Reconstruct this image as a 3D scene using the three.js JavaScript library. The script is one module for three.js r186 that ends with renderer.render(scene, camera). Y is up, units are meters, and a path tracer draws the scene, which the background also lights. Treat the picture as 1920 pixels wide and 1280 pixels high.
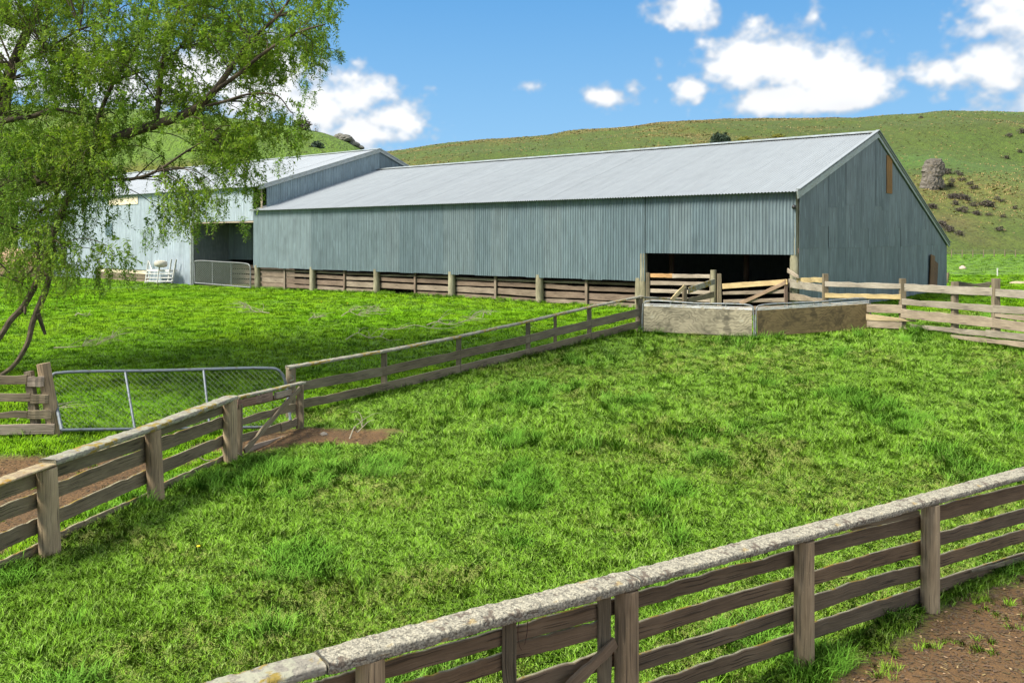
import * as THREE from 'three';
import { mergeGeometries, toCreasedNormals } from 'three/addons/utils/BufferGeometryUtils.js';

// ---------------------------------------------------------------- camera, sky, sun, exposure
const CY = 3.6, F = 1600, HZ = 447, K = 1600 / 1500;                 // eye height; focal length and horizon of a 1920 x 1280 frame
const scene = new THREE.Scene();
const camera = new THREE.PerspectiveCamera(2 * Math.atan(640 / F) * 180 / Math.PI, 1.5, 0.1, 6000);
camera.position.set(0, CY, 0);
camera.lookAt(0, CY, -10);
camera.setViewOffset(1920, 1280, 0, 640 - HZ, 1920, 1280);
const renderer = new THREE.WebGLRenderer({ antialias: true });
renderer.toneMapping = THREE.LinearToneMapping;
renderer.toneMappingExposure = 2.0;
renderer.shadowMap.enabled = true;

const sun = new THREE.DirectionalLight(new THREE.Color(1, 0.94, 0.82), 4.3);
const SUN = new THREE.Vector3(-0.72, 0.86, 0.36).normalize();
sun.position.copy(SUN).multiplyScalar(90); sun.castShadow = true; sun.shadow.radius = 40;
Object.assign(sun.shadow.camera, { left: -60, right: 60, top: 60, bottom: -60, near: 1, far: 220 });
sun.shadow.mapSize.set(4096, 4096);
scene.add(sun);

// ---------------------------------------------------------------- noise and helpers
const rng = (s) => () => { s = (s + 0x6d2b79f5) | 0; let t = Math.imul(s ^ (s >>> 15), 1 | s); t = (t + Math.imul(t ^ (t >>> 7), 61 | t)) ^ t; return ((t ^ (t >>> 14)) >>> 0) / 4294967296; };
const R = rng(20417), rr = (a, b) => a + (b - a) * R();
const lerp = (a, b, t) => a + (b - a) * t, clamp = (x, a = 0, b = 1) => Math.min(b, Math.max(a, x));
const ss = (a, b, x) => { const t = clamp((x - a) / (b - a)); return t * t * (3 - 2 * t); };
const h3 = (x, y, z) => { let h = Math.imul(x, 374761393) ^ Math.imul(y, 668265263) ^ Math.imul(z, 1274126177); h = Math.imul(h ^ (h >>> 13), 1103515245); return ((h ^ (h >>> 16)) >>> 0) / 4294967296; };
const hm = (h) => { h = Math.imul(h ^ (h >>> 13), 1103515245); return ((h ^ (h >>> 16)) >>> 0) / 4294967296; };
function vn3(x, y, z) {
  const X = Math.floor(x), Y = Math.floor(y), Z = Math.floor(z); let a = x - X, b = y - Y, c = z - Z;
  a = a * a * (3 - 2 * a); b = b * b * (3 - 2 * b); c = c * c * (3 - 2 * c);
  const x0 = Math.imul(X, 374761393), x1 = Math.imul(X + 1, 374761393), y0 = Math.imul(Y, 668265263), y1 = Math.imul(Y + 1, 668265263), z0 = Math.imul(Z, 1274126177), z1 = Math.imul(Z + 1, 1274126177);
  const p = hm(x0 ^ y0 ^ z0), q = hm(x0 ^ y1 ^ z0), r = hm(x0 ^ y0 ^ z1), s = hm(x0 ^ y1 ^ z1);
  const i = p + (hm(x1 ^ y0 ^ z0) - p) * a, j = q + (hm(x1 ^ y1 ^ z0) - q) * a, k = r + (hm(x1 ^ y0 ^ z1) - r) * a, l = s + (hm(x1 ^ y1 ^ z1) - s) * a, m = i + (j - i) * b;
  return m + (k + (l - k) * b - m) * c;
}
const fbm = (x, y, z, o = 4) => { let s = 0, w = 0.5, t = 0; for (let i = 0; i < o; i++) { s += w * vn3(x, y, z); t += w; w *= 0.5; x = x * 2.03 + 11.3; y = y * 2.03 + 5.7; z = z * 2.03 + 3.1; } return s / t; };
const fb2 = (x, y, o = 4) => fbm(x, y, 0.37, o);
// periodic value noise on a px x py lattice
function pn(u, v, px, py, seed) {
  u -= Math.floor(u); v -= Math.floor(v);
  const x = u * px, y = v * py, X = Math.floor(x), Y = Math.floor(y); let a = x - X, b = y - Y; a = a * a * (3 - 2 * a); b = b * b * (3 - 2 * b);
  const x0 = Math.imul(X % px, 374761393), x1 = Math.imul((X + 1) % px, 374761393), s = Math.imul(seed, 1274126177), y0 = Math.imul(Y % py, 668265263) ^ s, y1 = Math.imul((Y + 1) % py, 668265263) ^ s, p = hm(x0 ^ y0), q = hm(x0 ^ y1), i = p + (hm(x1 ^ y0) - p) * a;
  return i + (q + (hm(x1 ^ y1) - q) * a - i) * b;
}
const pf = (u, v, px, py, seed, o = 4) => { let s = 0, w = 0.5, t = 0; for (let i = 0; i < o; i++) { s += w * pn(u, v, px, py, seed + i); t += w; w *= 0.55; px *= 2; py *= 2; } return s / t; };
function texture(w, h, fn, srgb = true) {
  const d = new Uint8Array(w * h * 4), enc = (c) => 255 * clamp(srgb ? (c <= 0.0031308 ? c * 12.92 : 1.055 * c ** (1 / 2.4) - 0.055) : c);
  for (let y = 0; y < h; y++) for (let x = 0; x < w; x++) { const c = fn(x / w, y / h), i = (y * w + x) * 4; d[i] = enc(c[0]); d[i + 1] = enc(c[1]); d[i + 2] = enc(c[2]); d[i + 3] = 255; }
  const t = new THREE.DataTexture(d, w, h); t.wrapS = t.wrapT = THREE.RepeatWrapping; t.magFilter = THREE.LinearFilter; t.minFilter = THREE.LinearMipmapLinearFilter; t.generateMipmaps = true;
  if (srgb) t.colorSpace = THREE.SRGBColorSpace; t.needsUpdate = true; return t;
}
const rep = (t, x, y) => { const c = t.clone(); c.repeat.set(x, y); c.needsUpdate = true; return c; };
const V = (x, y, z) => new THREE.Vector3(x, y, z);
const at = (px, py, Z) => V((px - 960) / F * Z, CY - (py - HZ) / F * Z, -Z);   // the point at distance Z on a line of sight
const used = new Map();
const numbered = (n) => { const k = used.get(n) || 0; used.set(n, k + 1); return k ? n + '_' + String(k).padStart(3, '0') : n; };
function tag(o, label, category, group, kind) { o.userData.label = label; if (category) o.userData.category = category; if (group) o.userData.group = group; if (kind) o.userData.kind = kind; return o; }
function thing(name, label, category, p = V(0, 0, 0), group) { const g = new THREE.Group(); g.name = numbered(name); g.position.copy(p); scene.add(g); return tag(g, label, category, group); }
// geometry is given in world coordinates; a part is moved into its parent's frame
function part(name, geo, mat, parent) {
  const m = new THREE.Mesh(geo, mat); m.name = name; m.castShadow = m.receiveShadow = true;
  let o = V(0, 0, 0); for (let p = parent; p && p !== scene; p = p.parent) o.add(p.position);
  if (o.lengthSq()) geo.translate(-o.x, -o.y, -o.z);
  (parent || scene).add(m); return m;
}
const struct = (name, geo, mat, label) => { const m = part(numbered(name), geo, mat, scene); m.userData.kind = 'structure'; if (label) m.userData.label = label; return m; };
function geom(pos, uv, idx, col) {
  const g = new THREE.BufferGeometry(); g.setAttribute('position', new THREE.Float32BufferAttribute(pos, 3)); g.setAttribute('uv', new THREE.Float32BufferAttribute(uv, 2));
  if (col) g.setAttribute('color', new THREE.Float32BufferAttribute(col, 3));
  g.setIndex(idx); g.computeVertexNormals(); return g;
}

// ---------------------------------------------------------------- computed sky: blue air and fair-weather cumulus
{
  const W = 4096, H = 2048, d = new Float32Array(W * H * 4), D = 180 / Math.PI;
  // cumulus in view: azimuth, elevation (degrees, right and up positive), half width, half height, weight
  const C = [
    [15.2, 10.9, 3.0, 2.5, 1.05], [17.6, 11.0, 3.4, 2.6, 1.05], [20.4, 10.0, 3.1, 2.1, 1.05], [22.2, 9.3, 2.1, 1.6, 1], [17.2, 8.7, 3.8, 1.5, 1.05], [20.5, 8.6, 2.9, 1.2, 1],
    [11.5, 14.8, 2.2, 1.6, .95], [13.4, 13.9, 1.2, 1.0, .8], [9.8, 15.9, 1.2, .8, .6],
    [26.6, 9.9, 1.8, 1.0, .8], [29.6, 9.8, 3.0, 2.4, .95], [33.2, 12.4, 4.4, 4.6, 1.1], [30.6, 13.6, 2.6, 1.8, .95], [33.0, 8.0, 4.5, 2.4, .85], [37, 15, 5, 5, 1], [43, 11, 6, 4, 1],
    [-10.4, 9.0, 3.0, 2.0, 1], [-8.0, 8.0, 2.8, 1.7, 1], [-12.8, 8.2, 3.2, 2.6, 1], [-9.8, 6.9, 4.0, 1.2, .95], [-16, 9.6, 4.2, 3.2, 1], [-20.5, 10.2, 4.5, 2.6, 1], [-26, 9.5, 5.0, 3.0, .95], [-31, 10.5, 5, 3.5, .9], [-37, 9, 6, 3, 1],
    [6.4, 9.3, 2.1, .95, .95], [8.0, 9.8, 1.2, .7, .75], [12.1, 9.6, 1.3, .95, .85], [13.8, 9.9, 1.2, .9, .6], [1.4, 10.1, 1.3, .45, .65], [9.7, 11.2, .8, 1.1, .55], [17.0, 16.1, 1.4, .5, .5], [25.9, 10.6, 1.0, .7, .45],
  ];
  for (let y = 0; y < H; y++) {
    const el = ((y + 0.5) / H - 0.5) * Math.PI, e = el * D, sy = Math.sin(el), cy = Math.cos(el), up = clamp(e / 90);
    for (let x = 0; x < W; x++) {
      const a = ((x + 0.5) / W - 0.5) * 2 * Math.PI, dx = Math.cos(a) * cy, dz = Math.sin(a) * cy, i = (y * W + x) * 4;
      if (e < -2) { d[i] = .12; d[i + 1] = .16; d[i + 2] = .09; d[i + 3] = 1; continue; }
      const az = Math.atan2(dx, -dz) * D;
      const q = Math.pow(clamp(1 - e / 26), 1.5), q2 = 1 - Math.pow(clamp(1 - e / 90), 3);
      let r = lerp(lerp(.062, .045, q2), .37, q), g = lerp(lerp(.33, .22, q2), .63, q), b = lerp(lerp(.74, .55, q2), .86, q);
      // clouds
      let f = 0, shade = 0;
      const n = fbm(dx * 9, sy * 15, dz * 9, 3), near = Math.abs(az) < 60 && e < 24;
      const n2 = near ? fbm(dx * 34 + 7, sy * 46, dz * 34, 6) : n, n3 = near ? fbm(dx * 90 + 3, sy * 110, dz * 90, 4) : .5;
      if (near) for (const c of C) {
        const u = (az - c[0]) / c[2], v = (e - c[1]) / (v0(e, c) * c[3]), k = u * u + v * v;
        if (k < 2.6) { const s = c[4] * (1 - Math.sqrt(k) * .62); if (s > f) f = s; shade += Math.max(0, -v) * Math.max(0, 1 - k * .5) * .35; }
      }
      let m = f > 0 ? f - .36 + ((n2 - .5) * 1.05 + (n3 - .5) * .6) * (1.12 - f * .72) : -1;
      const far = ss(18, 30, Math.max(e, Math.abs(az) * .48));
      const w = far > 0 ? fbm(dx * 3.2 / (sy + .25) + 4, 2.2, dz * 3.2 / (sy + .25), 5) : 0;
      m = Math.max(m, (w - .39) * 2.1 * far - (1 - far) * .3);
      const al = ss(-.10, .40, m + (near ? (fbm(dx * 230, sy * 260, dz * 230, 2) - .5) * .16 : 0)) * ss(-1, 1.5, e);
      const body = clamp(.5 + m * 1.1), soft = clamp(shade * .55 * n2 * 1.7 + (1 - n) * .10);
      const cb = (.66 + .31 * ss(.02, .42, m) + .10 * (n2 - .5) - soft * .42) * (1 + .38 * far);  // clouds out of view brightened and spread wider, added as fill light
      r = lerp(r, cb * .965, al); g = lerp(g, cb * .985, al); b = lerp(b, cb * 1.01, al);
      const X = .58;
      d[i] = r * X; d[i + 1] = g * X; d[i + 2] = b * X; d[i + 3] = 1;
    }
  }
  const t = new THREE.DataTexture(d, W, H, THREE.RGBAFormat, THREE.FloatType); t.mapping = THREE.EquirectangularReflectionMapping; t.magFilter = THREE.LinearFilter; t.needsUpdate = true;
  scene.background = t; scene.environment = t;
}
function v0(e, c) { return e > c[1] ? 1.12 : .82; }      // flatter undersides

// ---------------------------------------------------------------- textures and materials
const std = (o) => new THREE.MeshStandardMaterial({ roughness: .9, ...o });
const rgb = (r, g, b) => new THREE.Color().setRGB(r, g, b);
const woodMap = texture(1024, 256, (u, v) => {
  const warp = pf(u, v, 3, 2, 5, 3) * .10, g = pf(u, v + warp, 4, 36, 11, 4), fine = pf(u, v + warp, 12, 90, 23, 2), blot = pf(u, v, 5, 3, 31, 4), sp = pf(u, v, 160, 60, 71, 1);
  let k = .42 + .32 * g + .22 * (fine - .5) + .42 * (blot - .5); const crack = ss(.72, .80, pf(u, v + warp * .7, 3, 26, 47, 2)); k *= 1 - .5 * crack; if (sp > .93) k *= 1.4;
  return [k, k * (.97 + .05 * blot), k * (.93 + .1 * blot)];
});
const woodBump = texture(1024, 256, (u, v) => { const warp = pf(u, v, 3, 2, 5, 3) * .10, c = ss(.70, .82, pf(u, v + warp * .7, 3, 26, 47, 2)), k = pf(u, v + warp, 4, 36, 11, 4) * .6 + .4 - c * .5; return [k, k, k]; }, false);
const mottle = texture(512, 512, (u, v) => { const a = pf(u, v, 6, 6, 3, 5), b = pf(u, v, 40, 40, 9, 2), c = ss(.62, .7, pf(u, v, 14, 14, 17, 4)), k = .55 + .5 * a + .35 * (b - .5); return [k * (1 - .25 * c), k * (1 - .32 * c), k * (1 - .5 * c)]; });
const lichenMap = texture(1024, 256, (u, v) => {
  const a = pf(u, v, 24, 6, 3, 5), b = pf(u, v, 96, 24, 9, 3), p = pf(u, v, 20, 5, 41, 4), o = pf(u, v, 8, 3, 61, 4), gr = pf(u, v, 200, 50, 77, 1);
  let k = .185 + .12 * a + .40 * (b - .5) + .20 * (pf(u, v, 190, 48, 15, 2) - .5); let c = [k * 1.05, k * .97, k * .74];
  const dark = ss(.66, .74, p) * .75; c = [lerp(c[0], .075, dark), lerp(c[1], .05, dark), lerp(c[2], .035, dark)];
  const or = ss(.73, .81, o) * .5; c = [lerp(c[0], .34, or), lerp(c[1], .24, or), lerp(c[2], .08, or)];
  if (gr > .9) c = c.map((x) => x * .35); return c;
});
const lichenBump = texture(1024, 256, (u, v) => { const k = pf(u, v, 60, 15, 9, 4) * .7 + pf(u, v, 24, 6, 3, 3) * .3 - ss(.60, .68, pf(u, v, 20, 5, 41, 4)) * .3; return [k, k, k]; }, false);
const mossMap = texture(1024, 256, (u, v) => {
  const a = pf(u, v, 20, 5, 13, 5), o = pf(u, v, 10, 3, 51, 5), g = pf(u, v, 6, 40, 11, 3), b = pf(u, v, 90, 24, 19, 2);
  const k = .13 + .14 * g + .1 * (b - .5); let c = [k, k * .92, k * .74];
  const l = ss(.48, .62, a); c = [lerp(c[0], .27, l), lerp(c[1], .265, l), lerp(c[2], .195, l)];
  const m = ss(.58, .68, o); c = [lerp(c[0], .22, m), lerp(c[1], .16, m), lerp(c[2], .03, m)]; return c;
});
const barkMap = texture(256, 512, (u, v) => { const k = .35 + .9 * pf(u, v, 12, 6, 3, 4) - .4 * ss(.5, .7, pf(u, v, 16, 4, 21, 3)); return [k, k * .9, k * .75]; });
const barkBump = texture(256, 512, (u, v) => { const k = pf(u, v, 14, 6, 3, 4); return [k, k, k]; }, false);
const soilMap = texture(768, 768, (u, v) => {
  const a = pf(u, v, 5, 5, 2, 6), b = pf(u, v, 128, 128, 7, 2), chip = pf(u, v, 70, 140, 29, 1), chip2 = pf(u, v, 150, 60, 37, 1), k = .5 + .5 * a + .7 * (b - .5);
  if (chip > .94 || chip2 > .945) return [k * 1.9, k * 1.7, k * 1.4]; return [k, k * .97, k * .94];
});
const soilBump = texture(512, 512, (u, v) => { const k = pf(u, v, 20, 20, 7, 5); return [k, k, k]; }, false);
const ironMap = (seed, str, rust, q = 1) => texture(512, 512, (u, v) => {
  const st = pf(u, v, 90, 3, seed, 3), st2 = pf(u, v, 30, 5, seed + 9, 4), bl = pf(u, v, 5, 7, seed + 17, 5), sp = pf(u, v, 120, 240, seed + 31, 1);
  let k = .72 + q * (.26 * (st - .5) + .30 * (st2 - .5) + .34 * (bl - .5)); if (str) { const w = ss(.68, .76, pf(u, v, 46, 5, seed + 41, 3)); k += w * str; } if (sp > .965) k *= 1.25;
  const r = rust ? ss(.66, .8, pf(u, v, 20, 5, seed + 57, 4)) * rust : 0; return [k * (1 + r * .1), k * (1 - r * .12), k * (1 - r * .3)];
});
const ironA = ironMap(3, .22, .15), ironB = ironMap(101, .6, .1), roofTex = ironMap(57, 0, .05, .35);
const plyMap = texture(1024, 512, (u, v) => { const wx = pf(u, v, 4, 3, 5, 4), r = Math.sin((v * 9 + wx * 9 + 1.2 * pf(u, v, 3, 6, 8, 3)) * 6.28) * .5 + .5, st = pf(u, v, 8, 60, 3, 3), bl = pf(u, v, 5, 4, 19, 5), k0 = .50 + .50 * r * pf(u, v, 5, 3, 77, 2) + .40 * (st - .5) + .9 * (bl - .5), stain = ss(.55, .72, pf(u, v, 9, 6, 91, 5)), k = Math.max(.12, k0 * (1 - .45 * stain)); return [k, k * .95, k * .84]; });
const wood = (r, g, b, o = {}) => std({ map: woodMap, bumpMap: woodBump, bumpScale: .008, color: rgb(r / .55, g / .55, b / .53), ...o });
const M = {
  dark: [wood(.125, .085, .048), wood(.145, .102, .060), wood(.112, .08, .047), wood(.135, .088, .047)],
  grey: [wood(.148, .118, .071), wood(.128, .102, .062), wood(.165, .133, .082), wood(.14, .117, .074)],
  pale: [wood(.28, .23, .17), wood(.24, .195, .145), wood(.30, .25, .19)],
  red: [wood(.17, .10, .07), wood(.14, .095, .07)],
  postF: [wood(.265, .195, .112), wood(.23, .166, .096), wood(.29, .22, .13)],
  pole: [wood(.25, .235, .15), wood(.22, .20, .125), wood(.27, .25, .16)],
  orange: wood(.42, .24, .10), tan: wood(.42, .31, .15), shed: [wood(.17, .13, .09), wood(.20, .16, .115), wood(.12, .085, .058), wood(.15, .108, .075)],
  lichen: std({ map: lichenMap, bumpMap: lichenBump, bumpScale: .014, color: rgb(1, 1, 1), roughness: 1 }),
  railTop: std({ map: mossMap, bumpMap: lichenBump, bumpScale: .006, roughness: 1, color: rgb(1.05, 1.0, .82) }),
  moss: std({ map: mossMap, bumpMap: lichenBump, bumpScale: .008, roughness: 1 }),
  pipe: std({ color: rgb(.27, .29, .30), roughness: .5, metalness: .3, map: mottle }), pipeOld: std({ color: rgb(.15, .18, .205), roughness: .6, metalness: .2, map: mottle }), white: std({ color: rgb(.66, .66, .64), roughness: .6, map: mottle }),
  wire: std({ color: rgb(.17, .20, .15), roughness: .7 }),
  bark: std({ map: barkMap, bumpMap: barkBump, bumpScale: .02, color: rgb(.115, .097, .072), roughness: 1 }),
  stick: std({ color: rgb(.46, .41, .30), map: mottle, roughness: 1 }),
  rock: std({ color: rgb(.40, .36, .30), map: mottle, roughness: 1 }),
};
const iron = (t, r, g, b, o = {}) => std({ map: t, color: rgb(r, g, b), roughness: .5, metalness: .2, ...o });
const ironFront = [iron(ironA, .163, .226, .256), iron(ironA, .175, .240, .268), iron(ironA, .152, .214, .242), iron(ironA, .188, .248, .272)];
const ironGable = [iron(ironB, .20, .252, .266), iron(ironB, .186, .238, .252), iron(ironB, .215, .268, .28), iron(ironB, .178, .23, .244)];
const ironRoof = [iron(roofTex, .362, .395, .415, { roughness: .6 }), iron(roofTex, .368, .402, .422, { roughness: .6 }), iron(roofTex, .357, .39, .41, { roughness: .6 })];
const ironShed = [iron(ironA, .43, .51, .575), iron(ironA, .445, .525, .59)];
const pick = (a) => a[Math.floor(R() * a.length)];

// ---------------------------------------------------------------- the lie of the land
// X to the right of the eye, Z ahead of it; H is the drop below the eye
const OX = 9.263, OZ = 27.6, UX = -.7778, UZ = .6285, VX = .6285, VZ = .7778;     // barn: near corner, direction along the front, direction of its depth
const BL = 30.0, BR = 8.4, BD = 20.65, SL = 61;                                   // barn length, ridge, depth; far end of the shed beyond it
const barn = (u, v) => [OX + u * UX + v * VX, OZ + u * UZ + v * VZ];
const B = (u, v, y) => { const p = barn(u, v); return V(p[0], CY + y, -p[1]); };   // y from eye level
const barnUV = (X, Z) => [(X - OX) * UX + (Z - OZ) * UZ, (X - OX) * VX + (Z - OZ) * VZ];
const inBarn = (X, Z, e = 0) => { const [u, v] = barnUV(X, Z); return u > -e && u < SL + e && v > -e && v < BD + e; };
function drop(X, Zw) {
  const Z = Zw / K;
  let h = 3.6 - 1.02 * ss(11, 25, Z + .3 * X) - .28 * ss(8, 12, X) * ss(12, 17, Z) * (1 - ss(22, 34, Z));
  h -= .30 * ss(-5.3, -8, X) * ss(11, 13.6, Z) * (1 - ss(16, 26, Z));
  h += .16 * ss(-4, -14, X) * ss(28, 42, Z);
  return h;
}
const ground = (X, Z) => CY - drop(X, Z) + (Z < 60 ? .05 * (fb2(X * .55, Z * .55, 3) - .5) + .03 * (fb2(X * 2.1, Z * 2.1, 2) - .5) : 0);
const fenceF = (X) => (5.225 + .65 * X) * K;                                            // foreground fence line
const fenceLX = (Z) => -5.35 + .197 * (Z / K - 9.2);                                  // left fence line
const midSide = (X, Z) => (X + 4.28) * 6.9 - (Z / K - 15.5) * 7.86;                   // > 0 on the paddock's side of the middle fence
function dirt(X, Z) {
  const n = fb2(X * 1.3 + 9, Z * 1.3, 4) - .5, n2 = fb2(X * 4 + 3, Z * 4, 3) - .5;
  let d = ss(.02, .40, fenceF(X) - Z - .03 + n * .7 + n2 * .4);
  if (Z < 17) d = Math.max(d, ss(0, .35, fenceLX(Z) - X - .35 + n * 1.2 + n2 * .3) * ss(0, .4, 13.9 + .3 * Math.min(0, X + 6.4) - Z + n * 1.0) * (Z > 6 ? 1 : 0));
  const e = Math.hypot((X + 3.35 + (Z - 15.3) * .3) / 1.35, (Z - 15.3) / .66); d = Math.max(d, ss(1.05, .75, e + n * .9 + n2 * .4));
  const e2 = Math.hypot((X + 4.55) / .9, (Z - 14.7) / .53); d = Math.max(d, ss(1.1, .8, e2 + n * .8));
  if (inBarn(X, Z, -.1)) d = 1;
  return d;
}
{
  const axis = (lo, hi, step, out) => { const a = []; let s = step, x = lo; while (x > out[0]) { s *= 1.35; x -= s; a.unshift(x); } for (x = lo; x <= hi; x += step) a.push(x); s = step; while (x < out[1]) { a.push(x); s *= 1.35; x += s; } a.push(x); return a; };
  const xs = axis(-13, 13, .14, [-3000, 3000]), zs = axis(3.4, 26, .14, [-600, 4000]), pos = [], uv = [], col = [], idx = [];
  for (const Z of zs) for (const X of xs) {
    pos.push(X, ground(X, Z) - (Z > 130 ? 2.0 * ss(160, 400, Z) : 0), -Z); uv.push(X, Z);
    const d = Z < 80 ? dirt(X, Z) : 0, f = ss(30, 60, Z + Math.max(0, X) * .6), g1 = fb2(X * .08, Z * .08, 4), gn = [.095, .195, .014], gf = [lerp(.062, .085, g1), lerp(.15, .175, g1), lerp(.005, .008, g1)];
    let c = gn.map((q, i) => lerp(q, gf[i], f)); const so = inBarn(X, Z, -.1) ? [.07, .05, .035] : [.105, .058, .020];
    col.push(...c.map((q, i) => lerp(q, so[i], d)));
  }
  const n = xs.length; for (let j = 0; j + 1 < zs.length; j++) for (let i = 0; i + 1 < n; i++) { const a = j * n + i; idx.push(a, a + 1, a + n, a + 1, a + n + 1, a + n); }
  struct('ground', geom(pos, uv, idx, col), std({ map: rep(soilMap, .8, .8), bumpMap: rep(soilBump, 1.3, 1.3), bumpScale: .03, vertexColors: true, roughness: 1, color: rgb(1.3, 1.3, 1.3) }), 'rising farmyard ground of grass and bare brown earth');
}

// hills: ridge profiles seen from the yard, as [direction, height] of a slope that climbs from its foot to the ridge
const prof = (t, k) => { for (let i = 0; i + 1 < t.length; i++) if (k <= t[i + 1][0]) return lerp(t[i][1], t[i + 1][1], ss(0, 1, clamp((k - t[i][0]) / (t[i + 1][0] - t[i][0]))) * .5 + .5 * clamp((k - t[i][0]) / (t[i + 1][0] - t[i][0]))); return t[t.length - 1][1]; };
const RP = [[-1500, 330], [300, 310], [600, 300], [720, 285], [850, 267], [1000, 258], [1150, 241], [1250, 229], [1380, 223], [1600, 221], [1700, 214], [1780, 207], [1850, 209], [1920, 211], [2100, 225], [2600, 240], [4000, 300]];
const LP = [[-2000, 260], [-900, 220], [0, 196], [250, 203], [365, 212], [450, 222], [536, 233], [583, 244], [638, 257], [672, 275], [700, 300], [735, 350], [775, 470], [4000, 900]];
function hillR(X, Z) {
  const k = 960 + X / Z * F, yr = (HZ - prof(RP, k)) / F * 300, zf = 140 + 10 * (fb2(X * .01, 3, 2) - .5), t = (Z - zf) / (300 - zf);
  let y = t < 0 ? -3.2 + t * 6 : t < 1 ? lerp(-3.0, yr, .35 * t + .65 * (1 - (1 - t) ** 1.6)) : yr - (t - 1) * (t - 1) * 30 - (t - 1) * 4;
  y += ss(0, .2, t) * (1 - ss(.8, 1, t)) * (7 * (fb2(X * .022 + 5, Z * .022, 4) - .5) + 1.2 * (fb2(X * .12, Z * .12, 3) - .5)) + ss(.9, 1, t) * .9 * (fb2(X * .1, Z * .1, 3) - .5);
  const s = Math.hypot((X - 128) / 22, (Z - 212) / 20); y -= 5.5 * Math.exp(-s * s * 1.3);                     // gully behind the rock's spur
  return CY + y;
}
function hillL(X, Z) {
  const k = 960 + X / Z * F, yr = (HZ - prof(LP, k)) / F * 150, t = (Z - 88) / 62;
  let y = t < 0 ? -3.2 + t * 6 : t < 1 ? lerp(-3.0, yr, .4 * t + .6 * (1 - (1 - t) ** 1.5)) : yr - (t - 1) * 5 - (t - 1) ** 2 * 9;
  y += ss(0, .2, t) * (1 - ss(.8, 1, t)) * (2.2 * (fb2(X * .04, Z * .04, 4) - .5) + .35 * Math.sin(y * 4.2 + 3 * fb2(X * .05, Z * .05, 2))) + .5 * ss(.8, 1, t) * (fb2(X * .2, Z * .2, 3) - .5);
  return CY + y;
}
const tanZone = (X, Z) => ss(.47, .60, fb2(X * .020 + 31, Z * .030, 4) + .05 * (fb2(X * .1, Z * .1, 2) - .5)) * ss(145, 175, Z);
function hill(fn, x0, x1, z0, z1, step, color, mat, label) {
  const pos = [], uv = [], col = [], idx = [], nx = Math.round((x1 - x0) / step), nz = Math.round((z1 - z0) / step);
  for (let j = 0; j <= nz; j++) for (let i = 0; i <= nx; i++) { const X = x0 + i * step, Z = z0 + j * step; pos.push(X, fn(X, Z), -Z); uv.push(X, Z); col.push(...color(X, Z)); }
  for (let j = 0; j < nz; j++) for (let i = 0; i < nx; i++) { const a = j * (nx + 1) + i; idx.push(a, a + 1, a + nx + 1, a + 1, a + nx + 2, a + nx + 1); }
  return struct('hill', geom(pos, uv, idx, col), mat, label);
}
const hillMat = std({ map: rep(mottle, .09, .09), bumpMap: rep(soilBump, .12, .12), bumpScale: .5, vertexColors: true, roughness: 1, color: rgb(1.3, 1.3, 1.3) });
hill(hillR, -330, 460, 118, 420, 3, (X, Z) => {
  const a = fb2(X * .03, Z * .04, 4), t = tanZone(X, Z), b = fb2(X * .25, Z * .25, 3), lush = Math.min(1, ss(.52, .66, fb2(X * .016 + 90, Z * .024 + 4, 3)) + .7 * ss(84, 112, X + 6 * b) * ss(236, 196, Z)), foot = ss(.5, .64, fb2(X * .09, Z * .09, 3)) * ss(141, 146, Z) * ss(162, 152, Z);
  let c = [lerp(.042, .062, a), lerp(.066, .092, a), .006]; c = c.map((q, i) => lerp(q, [.055, .115, .011][i], lush * .8)); c = c.map((q, i) => lerp(q, [.135, .112, .026][i], t * (.22 + .45 * b))); c = c.map((q, i) => lerp(q, [.11, .08, .03][i], foot * .6)); return c;
}, hillMat, 'long grassy hill with tan tussock patches behind the barn');
hill(hillL, -260, 30, 80, 240, 1.6, (X, Z) => { const a = fb2(X * .06, Z * .08, 4), b = ss(.55, .7, fb2(X * .12 + 7, Z * .16, 3)); return [lerp(.062, .088, a) + b * .02, lerp(.125, .15, a) - b * .03, .009]; }, hillMat, 'bright green hill behind the left shed, falling to a rocky end');

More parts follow.
